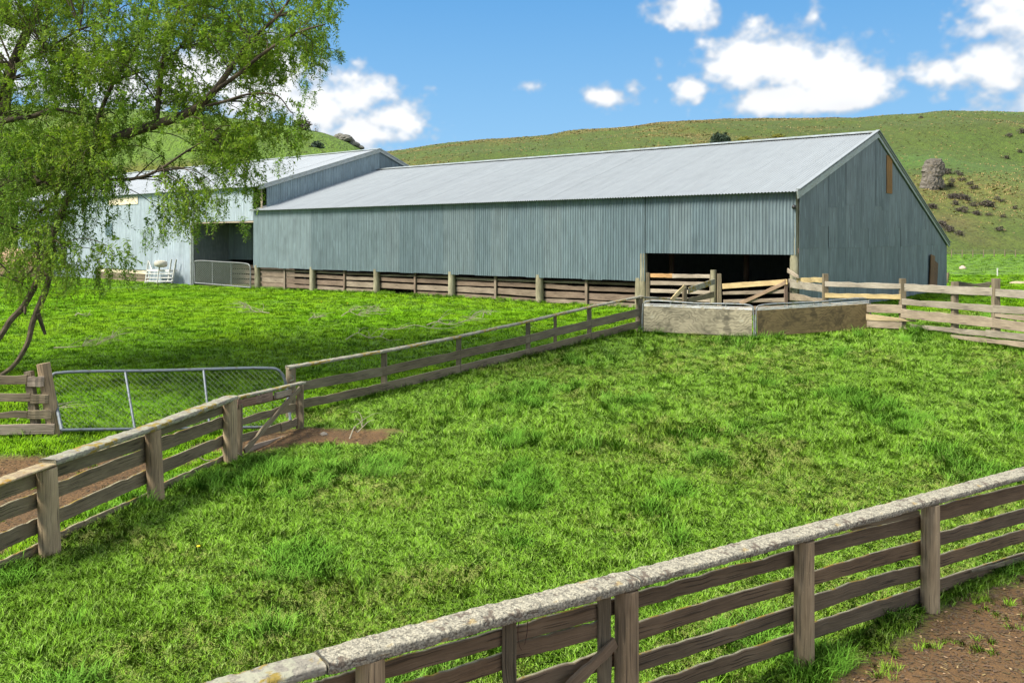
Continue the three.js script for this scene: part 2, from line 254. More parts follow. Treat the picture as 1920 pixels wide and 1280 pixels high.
// ---------------------------------------------------------------- building blocks
// a plank between two points: heights h0, h1, thickness t; edges chamfered, long edges a little ragged
function plank(A, Bp, h0, h1, t, o = {}) {
  const { seg = 6, rag = .004, up = V(0, 1, 0), ch = .006, bow = 0 } = o, L = A.distanceTo(Bp), x = Bp.clone().sub(A).normalize(), z = x.clone().cross(up).normalize(), y = z.clone().cross(x).normalize();
  const pos = [], uv = [], idx = [], u0 = R() * 9, w0 = R() * 9, c = Math.min(ch, t * .3), rings = [];
  for (let i = 0; i <= seg; i++) {
    const s = i / seg, h = lerp(h0, h1, s) / 2, p = A.clone().lerp(Bp, s).addScaledVector(y, bow * 4 * s * (1 - s)).addScaledVector(z, rr(-rag, rag)), T = h + rr(-rag, rag) * 1.5 - (R() < .08 ? rag * 3 : 0), D = h + rr(-rag, rag), k = t / 2;
    rings.push([[T, -k + c], [T, k - c], [T - c, k], [-D + c, k], [-D, k - c], [-D, -k + c], [-D + c, -k], [T - c, -k]].map(([a, b]) => p.clone().addScaledVector(y, a).addScaledVector(z, b)));
  }
  const per = [0]; for (let j = 0; j < 8; j++) per.push(per[j] + rings[0][j].distanceTo(rings[0][(j + 1) % 8]));
  for (let j = 0; j < 8; j++) for (let i = 0; i < seg; i++) {
    const n = pos.length / 3, q = [rings[i][j], rings[i + 1][j], rings[i + 1][(j + 1) % 8], rings[i][(j + 1) % 8]];
    for (const p of q) pos.push(p.x, p.y, p.z);
    const a = u0 + i / seg * L, b = u0 + (i + 1) / seg * L; uv.push(a / 1.4, (w0 + per[j]) / .35, b / 1.4, (w0 + per[j]) / .35, b / 1.4, (w0 + per[j + 1]) / .35, a / 1.4, (w0 + per[j + 1]) / .35);
    idx.push(n, n + 1, n + 2, n, n + 2, n + 3);
  }
  for (const e of [0, seg]) { const n = pos.length / 3; for (let j = 0; j < 8; j++) { const p = rings[e][j]; pos.push(p.x, p.y, p.z); uv.push(w0 + j * .01, u0 + (p.y) / .35); } for (let j = 1; j < 7; j++) e ? idx.push(n, n + j + 1, n + j) : idx.push(n, n + j, n + j + 1); }
  const g = geom(pos, uv, idx); if (o.top) { g.addGroup(0, seg * 6, 1); g.addGroup(seg * 6, idx.length - seg * 6, 0); } return g;
}
// an upright post; sides = 4 gives a squared one
function post(base, top, r, o = {}) {
  const { sides = 14, taper = .93, seg = 5, turn = 0, rough = .03 } = o, ax = top.clone().sub(base), L = ax.length(); ax.normalize();
  const e1 = V(1, 0, 0).addScaledVector(ax, -ax.x).normalize(), e2 = ax.clone().cross(e1), pos = [], uv = [], idx = [], u0 = R() * 9, s0 = R() * 99;
  const P = (i, j) => { const s = i / seg, a = turn + (j % sides) / sides * 2 * Math.PI, q = r * lerp(1, taper, s) * (1 + rough * 2 * (vn3(Math.cos(a) * 1.5 + s0, s * 3, Math.sin(a) * 1.5) - .5)); return base.clone().addScaledVector(ax, L * s).addScaledVector(e1, Math.cos(a) * q).addScaledVector(e2, Math.sin(a) * q); };
  for (let i = 0; i <= seg; i++) for (let j = 0; j <= sides; j++) { const p = P(i, j); pos.push(p.x, p.y, p.z); uv.push((u0 + L * i / seg) / 1.4, (j / sides * 2 * Math.PI * r + u0) / .35); }
  for (let i = 0; i < seg; i++) for (let j = 0; j < sides; j++) { const a = i * (sides + 1) + j, b = a + sides + 1; idx.push(a, a + 1, b, a + 1, b + 1, b); }
  const c = pos.length / 3, tp = base.clone().addScaledVector(ax, L + r * .03); pos.push(tp.x, tp.y, tp.z); uv.push(u0, u0);
  for (let j = 0; j <= sides; j++) { const p = P(seg, j); pos.push(p.x, p.y, p.z); uv.push(u0 + Math.cos(j) * r / 1.4, u0 + Math.sin(j) * r / .35); }
  for (let j = 0; j < sides; j++) idx.push(c, c + 1 + j, c + 2 + j);
  const g = geom(pos, uv, idx); return sides < 8 ? toCreasedNormals(g, .6) : toCreasedNormals(g, 1.0);
}
// weathered top rail with a crust of lichen: a lumpy loft along the points, w wide and t thick
function capRail(pts, w, t, o = {}) {
  const { step = .03, lump = .012, seed = 1, ring = 14 } = o, pos = [], uv = [], idx = []; let s = 0, n = 0; const curve = [];
  for (let i = 0; i + 1 < pts.length; i++) { const L = pts[i].distanceTo(pts[i + 1]), m = Math.max(1, Math.round(L / step)); for (let k = 0; k < m + (i + 2 === pts.length ? 1 : 0); k++) curve.push(pts[i].clone().lerp(pts[i + 1], k / m)); }
  const x = pts[pts.length - 1].clone().sub(pts[0]).normalize(), z = x.clone().cross(V(0, 1, 0)).normalize(), y = z.clone().cross(x);
  const arc = [0]; { let px = w / 2, py = 0; for (let j = 1; j <= ring; j++) { const a = j / ring * 2 * Math.PI, ca = Math.cos(a), sa = Math.sin(a), qx = Math.sign(ca) * Math.abs(ca) ** .42 * w / 2, qy = Math.sign(sa) * Math.abs(sa) ** .42 * t / 2; arc.push(arc[j - 1] + Math.hypot(qx - px, qy - py)); px = qx; py = qy; } }
  curve.forEach((p, i) => {
    if (i) s += p.distanceTo(curve[i - 1]);
    for (let j = 0; j <= ring; j++) {
      const a = j % ring / ring * 2 * Math.PI, ca = Math.cos(a), sa = Math.sin(a), e = .42, cx = Math.sign(ca) * Math.abs(ca) ** e * w / 2, cyy = Math.sign(sa) * Math.abs(sa) ** e * t / 2;
      const d = lump * ((fbm(s * 17 + seed * 7, cx * 30, cyy * 30 + seed, 4) - .5) * 2 + (sa > .2 ? 1.3 * (fbm(s * 30, cx * 60, seed * 3, 3) - .5) : 0)), q = p.clone().addScaledVector(z, cx * (1 + d * 4)).addScaledVector(y, cyy + d * Math.sign(sa) * (Math.abs(sa) > .3 ? 1 : .3) + lump * .8 * (fb2(s * 1.7 + seed, 3, 2) - .5));
      pos.push(q.x, q.y, q.z); uv.push((s + seed) / 1.2, arc[j] / .3); }
    n++;
  });
  for (let i = 0; i + 1 < n; i++) for (let j = 0; j < ring; j++) { const a = i * (ring + 1) + j, b = a + ring + 1; idx.push(a, b, a + 1, a + 1, b, b + 1); }
  for (const e of [0, n - 1]) { const c = pos.length / 3, p = curve[e]; pos.push(p.x, p.y, p.z); uv.push(0, 0); for (let j = 0; j < ring; j++) idx.push(c, e * (ring + 1) + (e ? j : j + 1), e * (ring + 1) + (e ? j + 1 : j)); }
  const g = geom(pos, uv, idx); return g;
}
// tapered tube through points with a radius each
function tube(pts, radii, sides = 6, per = 5) {
  const c = new THREE.CatmullRomCurve3(pts), n = Math.max(2, (pts.length - 1) * per), pos = [], uv = [], idx = []; let N = V(0, 1, 0), s = 0, last = null;
  for (let i = 0; i <= n; i++) {
    const t = i / n, p = c.getPoint(t), T = c.getTangent(t), k = t * (radii.length - 1), a = Math.min(radii.length - 2, Math.floor(k)), r = radii.length > 1 ? lerp(radii[a], radii[a + 1], k - a) : radii[0];
    if (last) s += p.distanceTo(last); last = p;
    let e1 = N.clone().addScaledVector(T, -N.dot(T)); if (e1.lengthSq() < 1e-4) e1 = V(1, 0, .1).addScaledVector(T, -T.x); e1.normalize(); N = e1; const e2 = T.clone().cross(e1);
    for (let j = 0; j <= sides; j++) { const q = j / sides * 2 * Math.PI, w = p.clone().addScaledVector(e1, Math.cos(q) * r).addScaledVector(e2, Math.sin(q) * r); pos.push(w.x, w.y, w.z); uv.push(j / sides * Math.max(.3, r * 6), s * 1.2); }
  }
  for (let i = 0; i < n; i++) for (let j = 0; j < sides; j++) { const a = i * (sides + 1) + j, b = a + sides + 1; idx.push(a, a + 1, b, a + 1, b + 1, b); }
  for (const e of [0, n]) { const o = e * (sides + 1); for (let j = 1; j + 1 < sides; j++) e ? idx.push(o, o + j + 1, o + j) : idx.push(o, o + j, o + j + 1); }
  return geom(pos, uv, idx);
}
// a fence line on the ground plan; px says where along it, as a direction seen from the yard's edge
function line(a, b) {
  const dx = b[0] - a[0], dz = b[1] - a[1], l = Math.hypot(dx, dz); let n = [dz / l, -dx / l]; if (n[0] * -a[0] + n[1] * -a[1] < 0) n = [-n[0], -n[1]];
  const xz = (px, off = 0) => { const k = (px - 960) / F, A0 = a[0] + n[0] * off, A1 = a[1] + n[1] * off, t = (k * A1 - A0) / (dx - k * dz); return [A0 + dx * t, A1 + dz * t]; };
  return { n, xz, pt: (px, py, off = 0) => at(px, py, xz(px, off)[1]) };
}
const board = (f, ln, a, b, off, t, mat, name = 'rail', o) => {       // a, b: [px, top, bottom]
  const za = ln.xz(a[0], off)[1], zb = ln.xz(b[0], off)[1], A = at(a[0], (a[1] + a[2]) / 2, za), Bp = at(b[0], (b[1] + b[2]) / 2, zb);
  let h0 = (a[2] - a[1]) / F * za, h1 = (b[2] - b[1]) / F * zb; const ext = o?.ext;
  if (ext) { const d = Bp.clone().sub(A); if (ext[0]) A.addScaledVector(d, -ext[0]); if (ext[1]) Bp.addScaledVector(d, ext[1]); }
  return part(name, plank(A, Bp, h0, h1, t, o), o?.top ? [mat, o.top] : mat, f);
};
const stake = (f, ln, px, top, base, off, r, mat, o, name = 'post') => { const Z = ln.xz(px, off)[1]; return part(name, post(at(px + (o?.lean || 0), base, Z).add(V(0, -.12, 0)), at(px, top, Z), r, o), mat, f); };

// ---------------------------------------------------------------- barn and shed
const EAVE = 1.6, RIDGE = 4.25, FARE = -.22, SEAVE = 2.89, SRIDGE = 5.5;
const roofY = (v) => v < BR ? lerp(EAVE, RIDGE, v / BR) : lerp(RIDGE, FARE, (v - BR) / (BD - BR));
const shedY = (v) => v < BR ? lerp(SEAVE, SRIDGE, v / BR) : lerp(SRIDGE, FARE + 1.25, (v - BR) / (BD - BR));
const PITCH = .115, uD = V(UX, 0, -UZ), vD = V(VX, 0, -VZ), Y = V(0, 1, 0);
// one corrugated sheet: from P0 along `along` for w metres, between lo(s) and hi(s) along `up`, waves standing out along `out`
function corrugated(P0, along, up, out, w, lo, hi, o = {}) {
  const { amp = .019, rows = 1, phase = 0, lift = 0, tilt = 0, per = 8 } = o, n = Math.max(2, Math.round(w / PITCH * per)), pos = [], uv = [], idx = [], u0 = R() * 4, v0_ = R() * 4;
  for (let i = 0; i <= n; i++) {
    const s = w * i / n, a = lo(s), b = Math.max(a + .001, hi(s)), z = lift + tilt * (i / n - .5) + amp * Math.cos((s + phase) / PITCH * 2 * Math.PI);
    for (let j = 0; j <= rows; j++) { const q = P0.clone().addScaledVector(along, s).addScaledVector(up, lerp(a, b, j / rows)).addScaledVector(out, z); pos.push(q.x, q.y, q.z); uv.push((u0 + s) / 1.9, (v0_ + lerp(a, b, j / rows)) / 4.2); }
  }
  for (let i = 0; i < n; i++) for (let j = 0; j < rows; j++) { const a = i * (rows + 1) + j, b = a + rows + 1; idx.push(a, b, a + 1, b, b + 1, a + 1); }
  return geom(pos, uv, idx);
}
function corrWall(g, P0, along, out, len, lo, hi, mats, o = {}) {      // a wall of sheets side by side, each lapping the next
  const W = o.w || PITCH * 8; let k = 0;
  for (let s = 0; s < len - .05; s += W, k++) {
    const w = Math.min(W + .03, len - s), s0 = s;
    part(o.name || 'wall_sheet', corrugated(P0.clone().addScaledVector(along, s), along, o.up || Y, out, w, (q) => lo(q + s0), (q) => hi(q + s0), { phase: s, lift: (k % 2 ? .005 : 0) * (o.flat ?? 1) + rr(0, .002) * (o.flat ?? 1), tilt: rr(-.004, .004) * (o.flat ?? 1), amp: o.amp, rows: o.rows }), pick(mats), g);
  }
}
const slab = (P, a, b, c) => { const pos = [], uv = [], idx = [], q = (i, j, k) => P.clone().addScaledVector(a, i).addScaledVector(b, j).addScaledVector(c, k); const f = (A, Bq, C, D) => { const n = pos.length / 3; for (const p of [A, Bq, C, D]) pos.push(p.x, p.y, p.z); uv.push(0, 0, A.distanceTo(Bq) / 1.5, 0, A.distanceTo(Bq) / 1.5, A.distanceTo(D) / 1.5, 0, A.distanceTo(D) / 1.5); idx.push(n, n + 1, n + 2, n, n + 2, n + 3); }; f(q(0, 0, 0), q(1, 0, 0), q(1, 1, 0), q(0, 1, 0)); f(q(0, 0, 1), q(1, 0, 1), q(1, 1, 1), q(0, 1, 1)); f(q(0, 0, 0), q(1, 0, 0), q(1, 0, 1), q(0, 0, 1)); f(q(0, 1, 0), q(1, 1, 0), q(1, 1, 1), q(0, 1, 1)); f(q(0, 0, 0), q(0, 1, 0), q(0, 1, 1), q(0, 0, 1)); f(q(1, 0, 0), q(1, 1, 0), q(1, 1, 1), q(1, 0, 1)); return geom(pos, uv, idx); };
const gy = (u, v) => { const p = barn(u, v); return ground(p[0], p[1]) - CY; };
const flash = std({ color: rgb(.36, .40, .40), roughness: .5, metalness: .3, map: mottle }), dimWood = pick(M.red), darkIron = iron(ironA, .30, .34, .36);
{
  const g = thing('barn', 'long grey corrugated iron barn with wooden rails under its front wall', 'barn', B(0, 0, -2.5));
  const out = vD.clone().negate(), OP = 5.65, bot = (s) => s < OP - .01 ? -.53 : -1.56;
  // front wall: a short run of sheets over the opening, then full ones
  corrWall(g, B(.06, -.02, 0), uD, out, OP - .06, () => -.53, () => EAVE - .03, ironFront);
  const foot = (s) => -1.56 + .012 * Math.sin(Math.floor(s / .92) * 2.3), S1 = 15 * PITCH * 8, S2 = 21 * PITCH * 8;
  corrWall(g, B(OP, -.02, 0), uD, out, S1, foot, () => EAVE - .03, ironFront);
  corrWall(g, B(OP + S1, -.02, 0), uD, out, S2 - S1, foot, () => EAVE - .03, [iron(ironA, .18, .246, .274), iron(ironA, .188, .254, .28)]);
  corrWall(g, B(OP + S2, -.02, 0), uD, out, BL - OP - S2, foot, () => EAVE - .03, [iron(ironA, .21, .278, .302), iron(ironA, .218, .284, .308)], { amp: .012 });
  // gable wall: two or three courses of sheets, the upper lapping the lower
  const gout = uD.clone().negate(), W = PITCH * 8; let k = 0;
  for (let v = .02; v < BD - .1; v += W, k++) {
    const w = Math.min(W + .03, BD - v), P0 = B(-.02, v, 0), top = (s) => roofY(v + s) - .06, lowTop = -.34 + (k % 5 === 2 ? .75 : 0) + rr(-.03, .03), tall = Math.min(top(0), top(w)), ground_ = () => gy(0, v) - .25;
    const lift = (k % 2 ? .005 : 0) + rr(0, .003), o = (d) => ({ phase: v, lift: lift + d, tilt: rr(-.006, .006), amp: .015 });
    if (tall < lowTop + .5) { part('wall_sheet', corrugated(P0, vD, Y, gout, w, ground_, top, o(0)), pick(ironGable), g); continue; }
    part('wall_sheet', corrugated(P0, vD, Y, gout, w, ground_, () => lowTop + .12, o(0)), pick(ironGable), g);
    const mid = k === 3 || k === 5 || k === 9 || k === 10 ? rr(1.0, 1.4) : 0;
    if (mid && tall > mid + .4) { part('wall_sheet', corrugated(P0, vD, Y, gout, w, () => lowTop, () => mid + .1, o(.012)), pick(ironGable), g); part('wall_sheet', corrugated(P0, vD, Y, gout, w, () => mid, top, o(.024)), pick(ironGable), g); }
    else part('wall_sheet', corrugated(P0, vD, Y, gout, w, () => lowTop, top, o(.012)), pick(ironGable), g);
  }
  // roof: sheets run from eave to ridge
  const up = vD.clone().multiplyScalar(BR).addScaledVector(Y, RIDGE - EAVE), sl = up.length(); up.normalize(); const rout = up.clone().cross(uD).normalize(); if (rout.y < 0) rout.negate();
  const e0 = B(-.16, 0, EAVE).addScaledVector(up, -.30);
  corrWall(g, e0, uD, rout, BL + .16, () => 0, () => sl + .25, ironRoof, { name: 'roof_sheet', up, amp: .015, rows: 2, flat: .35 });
  part('rear_roof', slab(B(-.16, BR, RIDGE - .02), uD.clone().multiplyScalar(BL + .16), B(0, BD + .2, FARE - .07).sub(B(0, BR, RIDGE)), V(0, -.03, 0)), ironRoof[0], g);
  const cap1 = up.clone().multiplyScalar(-.34), cp = B(-.18, BR, RIDGE + .062), down2 = B(0, BR + .4, roofY(BR + .4)).sub(B(0, BR, RIDGE));
  part('ridge_cap', mergeGeometries([slab(cp, uD.clone().multiplyScalar(BL + .2), cap1, V(0, .008, 0)), slab(cp, uD.clone().multiplyScalar(BL + .2), down2, V(0, .008, 0))]), flash, g);
  // barge boards along the rakes
  part('barge_board', plank(B(-.10, -.32, EAVE - .20), B(-.10, BR + .0, RIDGE - .10), .26, .26, .05, { rag: .002 }), flash, g);
  part('barge_board', plank(B(-.10, BR, RIDGE - .10), B(-.10, BD + .15, FARE - .13), .20, .20, .05, { rag: .002 }), flash, g);
  part('barge_flashing', plank(B(-.11, -.30, EAVE - .02), B(-.11, BR, RIDGE + .075), .035, .035, .14, { rag: .001 }), ironRoof[0], g);
  part('barge_flashing', plank(B(-.11, BR, RIDGE + .075), B(-.11, BD + .15, FARE + .02), .035, .035, .14, { rag: .001 }), ironRoof[0], g);
  // rear and end walls close the inside
  part('rear_wall', slab(B(0, BD - .08, -3), uD.clone().multiplyScalar(BL), V(0, 2.9, 0), vD.clone().multiplyScalar(.03)), darkIron, g);
  part('end_wall', slab(B(BL - .3, 3.2, -3), vD.clone().multiplyScalar(BD - 3.3), V(0, 3.2, 0), uD.clone().multiplyScalar(.03)), darkIron, g);
  // corner and door posts
  const pp = (u, v, y1, r, m) => part('post', post(B(u, v, gy(u, v) - .3), B(u, v, y1), r, { sides: 14, rough: .05 }), m || pick(M.pole), g);
  pp(.16, .14, EAVE - .2, .16, M.pole[0]); pp(OP + .13, .10, -.55, .15, M.pole[1]);
  const bays = [OP + .30, 10.56, 15.38, 20.23, 25.04, 29.8];
  for (let i = 0; i < bays.length; i++) pp(bays[i], .10, -1.45, i ? .165 : .17);
  // rails between the posts under the wall, with a batten in the middle of each bay
  for (let i = 0; i + 1 < bays.length; i++) {
    const a = bays[i] + .05, b = bays[i + 1] - .05, m = (a + b) / 2 + rr(-.1, .1);
    for (const [y, h, t] of [[-1.72, .10, 3], [-1.93, .17, 0], [-2.22, .24, 1], [-2.50, .16, 1]]) for (const [c, d] of [[a, m], [m, b]]) if (!(i === 2 && c === m && y < -2.4)) part('rail', plank(B(c, .24, y + rr(-.025, .025)), B(d, .24, y + rr(-.025, .025)), h + rr(-.02, .02), h + rr(-.02, .02), .04, { rag: .006 }), pick([M.shed, M.shed, M.red, M.shed][t]), g);
    part('batten', plank(B(m, .17, gy(m, .2) - .1), B(m, .17, -1.5), .11, .11, .08, { up: uD, seg: 3 }), pick(M.shed), g);
  }
  part('beam', plank(B(OP, .10, -.40), B(0, .10, -.40), .16, .16, .08), M.red[0], g);
  // boarded gaps in the gable
  part('vent_board', plank(B(-.065, 10.15, 1.87), B(-.065, 10.15, 3.44), .80, .80, .03, { up: vD, rag: .003 }), wood(.22, .105, .025), g);
  part('patch_board', plank(B(-.09, 17.35, gy(0, 17) - .1), B(-.085, 17.75, -1.05), 1.5, 1.5, .04, { up: vD }), wood(.12, .065, .028), g);
  part('patch_board', plank(B(-.13, 17.0, gy(0, 17) - .1), B(-.125, 17.25, -.80), .75, .75, .04, { up: vD }), wood(.14, .075, .03), g);
  part('flood_lamp', new THREE.SphereGeometry(.075, 12, 8).translate(B(.1, -.1, 1.02).x, B(.1, -.1, 1.02).y, B(.1, -.1, 1.02).z), std({ color: rgb(.02, .02, .022), roughness: .5 }), g);
  // inside: bearers and pens glimpsed through the opening
  for (const [u, v] of [[2.2, 6], [4.6, 6.5], [7, 4.5], [12, 4.5], [17, 4.5], [22, 4.5]]) part('inner_post', post(B(u, v, -3), B(u, v, roofY(v) - .1), .12), M.red[0], g);
  for (let q = 0; q < 4; q++) part('inner_rail', plank(B(5.4, 3.6, -2.4 + q * .26), B(29, 3.6, -2.4 + q * .26), .14, .14, .03), M.red[1], g);
}
{
  const g = thing('shed', 'tall pale grey corrugated shed at the barn\'s left end, with an open bay', 'shed', B(36, 0, -2.6)), out = vD.clone().negate(), O1 = 36.2, gout = uD.clone().negate();
  corrWall(g, B(BL + .02, -.015, 0), uD, out, O1 - BL - .04, (s) => s < .5 ? .98 : .97, () => SEAVE - .03, ironShed, { amp: .008 });
  corrWall(g, B(O1, -.015, 0), uD, out, 41.3 - O1, () => -3.0, () => SEAVE - .03, ironShed, { amp: .008 });
  corrWall(g, B(41.3, -.015, 0), uD, out, SL - 41.3, (s) => s > 7 ? -3 : -1.98, () => SEAVE - .03, ironShed, { amp: .008 });
  corrWall(g, B(29.2, .25, 0), vD, gout, BR - .25, (s) => roofY(s + .25) - .1, (s) => shedY(s + .25) - .05, [iron(ironA, .26, .345, .385), iron(ironA, .275, .36, .40)]);
  corrWall(g, B(29.2, BR, 0), vD, gout, BD - BR, (s) => roofY(s + BR) - .1, (s) => shedY(s + BR) - .05, [ironFront[0], ironFront[1]]);
  const up = vD.clone().multiplyScalar(BR).addScaledVector(Y, SRIDGE - SEAVE), sl = up.length(); up.normalize(); const rout = up.clone().cross(uD).normalize(); if (rout.y < 0) rout.negate();
  corrWall(g, B(29.05, 0, SEAVE).addScaledVector(up, -.3), uD, rout, SL - 28.9, () => 0, () => sl + .25, [iron(roofTex, .46, .495, .52), iron(roofTex, .45, .485, .51)], { name: 'roof_sheet', up, amp: .012, rows: 1, w: PITCH * 16 });
  part('rear_roof', slab(B(29.05, BR, SRIDGE - .02), uD.clone().multiplyScalar(SL - 28.9), B(0, BD, shedY(BD)).sub(B(0, BR, SRIDGE)), V(0, -.03, 0)), ironRoof[0], g);
  part('ridge_cap', slab(B(29, BR, SRIDGE + .06), uD.clone().multiplyScalar(SL - 29), up.clone().multiplyScalar(-.3), V(0, .01, 0)), flash, g);
  part('barge_board', plank(B(29.10, -.35, SEAVE - .18), B(29.10, BR, SRIDGE - .08), .24, .24, .04, { rag: .002 }), flash, g);
  part('barge_board', plank(B(29.10, BR, SRIDGE - .08), B(29.10, BD, shedY(BD) - .08), .24, .24, .04, { rag: .002 }), flash, g);
  part('end_wall', slab(B(SL, 0, -3.2), vD.clone().multiplyScalar(BD), V(0, 6, 0), uD.clone().multiplyScalar(.03)), ironShed[0], g);
  part('rear_wall', slab(B(29.3, BD - .05, -3.2), uD.clone().multiplyScalar(SL - 29.3), V(0, 4.1, 0), vD.clone().multiplyScalar(.03)), darkIron, g);
  // the open bay: a corrugated wall set back, rails under it, corner trim and a downpipe
  corrWall(g, B(BL - .6, 2.6, 0), uD, out, 7.3, () => -1.27, () => 3.6, [iron(ironA, .15, .19, .195), iron(ironA, .135, .17, .18)], { amp: .03 });
  part('bay_side', slab(B(O1 + .2, .05, -3), vD.clone().multiplyScalar(2.6), V(0, 6, 0), uD.clone().multiplyScalar(.03)), darkIron, g);
  for (let q = 0; q < 4; q++) part('rail', plank(B(BL, 2.7, -2.6 + q * .30), B(O1, 2.7, -2.6 + q * .30), .22, .22, .04), pick(M.shed), g);
  part('corner_trim', plank(B(O1 + .02, -.06, -2.9), B(O1 + .02, -.06, .97), .16, .16, .06, { up: uD, rag: .001 }), flash, g);
  part('downpipe', post(B(O1 - .16, -.02, -2.85), B(O1 - .16, -.02, 2.7), .05, { sides: 8, rough: 0, taper: 1 }), flash, g);
  part('lintel', plank(B(BL - .4, .03, .92), B(O1, .03, .92), .10, .10, .06), M.pale[0], g);
  // boarded base under the wall further left, and a pale board under the eave
  for (let q = 0; q < 3; q++) part('base_board', plank(B(41.36, .06, -2.12 - q * .30), B(48.3, .06, -2.12 - q * .30), .27, .27, .04), q ? M.grey[q] : wood(.55, .47, .33), g);
  part('base_post', plank(B(41.34, 0, -3), B(41.34, 0, -1.95), .12, .12, .1, { up: uD }), M.red[1], g);
  part('eave_board', plank(B(42.5, -.05, SEAVE - .45), B(46.3, -.05, SEAVE - .45), .5, .5, .03), wood(.60, .52, .38), g);
  part('window', slab(B(45.9, -.06, .2), uD.clone().multiplyScalar(.9), V(0, .8, 0), vD.clone().multiplyScalar(.03)), std({ color: rgb(.12, .17, .22), roughness: .15 }), g);
  for (const [u0, u1, y] of [[28.95, 29.3, 2.0], [28.95, 29.3, 2.5]]) part('loose_board', plank(B(u0 + .5, .12, y - .6), B(u1 + .2, .12, y + .3), .18, .18, .03), M.pale[1], g);
}

// ---------------------------------------------------------------- fences and gates of the yards
const z = (a, b) => [a, b * K];
// foreground fence
{
  const ln = line([-.83, 4.69 * K], [5.73, 8.95 * K]), p0 = ln.pt(1508, 1232), f = thing('rail_fence', 'near timber yard fence with a thick lichen crusted top rail, lower right', 'fence', p0);
  for (const [px, top, base, r] of [[694, 1230, 1555, .087], [1175, 1103, 1350, .088], [1508, 1012, 1232, .084], [1745, 944, 1148, .088], [2010, 870, 1075, .085]]) stake(f, ln, px, top, base, .10, r, pick(M.postF), { sides: 18, seg: 8, taper: .97 });
  const D = () => pick(M.dark), t = .032, o = { seg: 16, rag: .0028, top: M.railTop };
  const secs = [
    [[1527, 1016, 1041.5], [1728, 964.6, 992.4]], [[1527, 1069, 1095], [1728, 1011.6, 1039.4]], [[1531, 1114, 1146], [1726, 1060.7, 1086]], [[1531, 1165, 1195], [1723.5, 1101, 1131]],
    [[1765, 945, 974.5], [1920, 907, 934.7]], [[1764.6, 996.7, 1021], [1920, 951.8, 979.6]], [[1763, 1039, 1063], [1920, 992.4, 1016]], [[1763, 1084, 1110], [1920, 1036, 1059]],
    [[1198, 1107.7, 1137.6], [1488.6, 1030.8, 1058.6]], [[1198, 1165, 1198.7], [1489.5, 1082, 1107.7]], [[1197, 1225, 1257], [1490, 1135.5, 1161]], [[1197, 1285, 1318], [1490, 1186.7, 1216.6]],
    [[722, 1239, 1271], [1153, 1121, 1151]], [[758, 1280, 1314], [938, 1224, 1256]], [[968, 1202, 1234], [1121, 1163, 1194]], [[965, 1277, 1312], [1151, 1214, 1249]], [[722, 1375, 1412], [1151, 1283, 1318]],
    [[560, 1285, 1322], [672, 1252, 1286]], [[560, 1350, 1388], [672, 1312, 1348]],
  ];
  secs.forEach(([a, b], i) => board(f, ln, a, b, i === 13 || i === 14 ? .01 : 0, t, D(), 'rail', { ...o, bow: i === 2 ? .025 : rr(-.008, .008), ext: [.07, i >= 4 && i < 8 ? .5 : .06] }));
  board(f, ln, [1822, 1069, 1074], [1925, 1040, 1052], .05, .02, M.grey[1], 'broken_rail', o);
  board(f, ln, [1598, 978, 994], [1722, 956, 966], .05, .04, M.grey[0], 'broken_rail', o);
  for (const [x, y0] of [[954, 1160], [1133, 1114]]) { const Z = ln.xz(x, .055)[1]; part('batten', plank(at(x, y0 + 210, Z), at(x, y0, Z), .098, .098, .03, { up: V(1, 0, 0).multiplyScalar(-1), seg: 8 }), M.grey[1], f); }
  { const a = ln.pt(1040, 1318, .10), b = ln.pt(1154, 1203, .10); part('brace', plank(a, b, .095, .085, .03, { seg: 10, rag: .005 }), M.dark[1], f); }
  const wp = (x, y) => ln.pt(x, y, .07); part('wire_tie', mergeGeometries([tube([wp(973, 1160), wp(971, 1185), wp(974, 1210), wp(978, 1218)], [.003], 5), tube([wp(988, 1155), wp(989, 1180), wp(984, 1208)], [.003], 5)]), std({ color: rgb(.10, .06, .04), roughness: .8, metalness: .4 }), f);
  const cap = [[330, 1338], [520, 1282], [696, 1232], [934, 1166], [1175, 1103], [1508, 1011], [1745, 944.5], [1960, 884], [2200, 820]].map(([x, y]) => { const Z = ln.xz(x, .10)[1]; return at(x, y, Z).addScaledVector(V(ln.n[0], 0, -ln.n[1]), -.028).add(V(0, .036, 0)); });
  part('cap_rail', capRail(cap.slice(0, 3).map((p, i) => i === 2 ? p.clone().lerp(cap[1], .55) : p), .205, .06, { seed: 3, step: .018, lump: .007, ring: 20 }), M.moss, f);
  part('cap_rail', capRail([cap[1].clone().lerp(cap[2], .47), cap[2], cap[3], cap[4], cap[4].clone().lerp(cap[5], .03)], .215, .075, { seed: 1, step: .016, lump: .008, ring: 22 }), M.lichen, f);
  part('cap_rail', capRail([cap[4].clone().lerp(cap[5], .034).add(V(0, .006, 0)), cap[5], cap[6], cap[7], cap[8]], .205, .062, { seed: 2, step: .018, lump: .007, ring: 20 }), M.lichen, f);
}
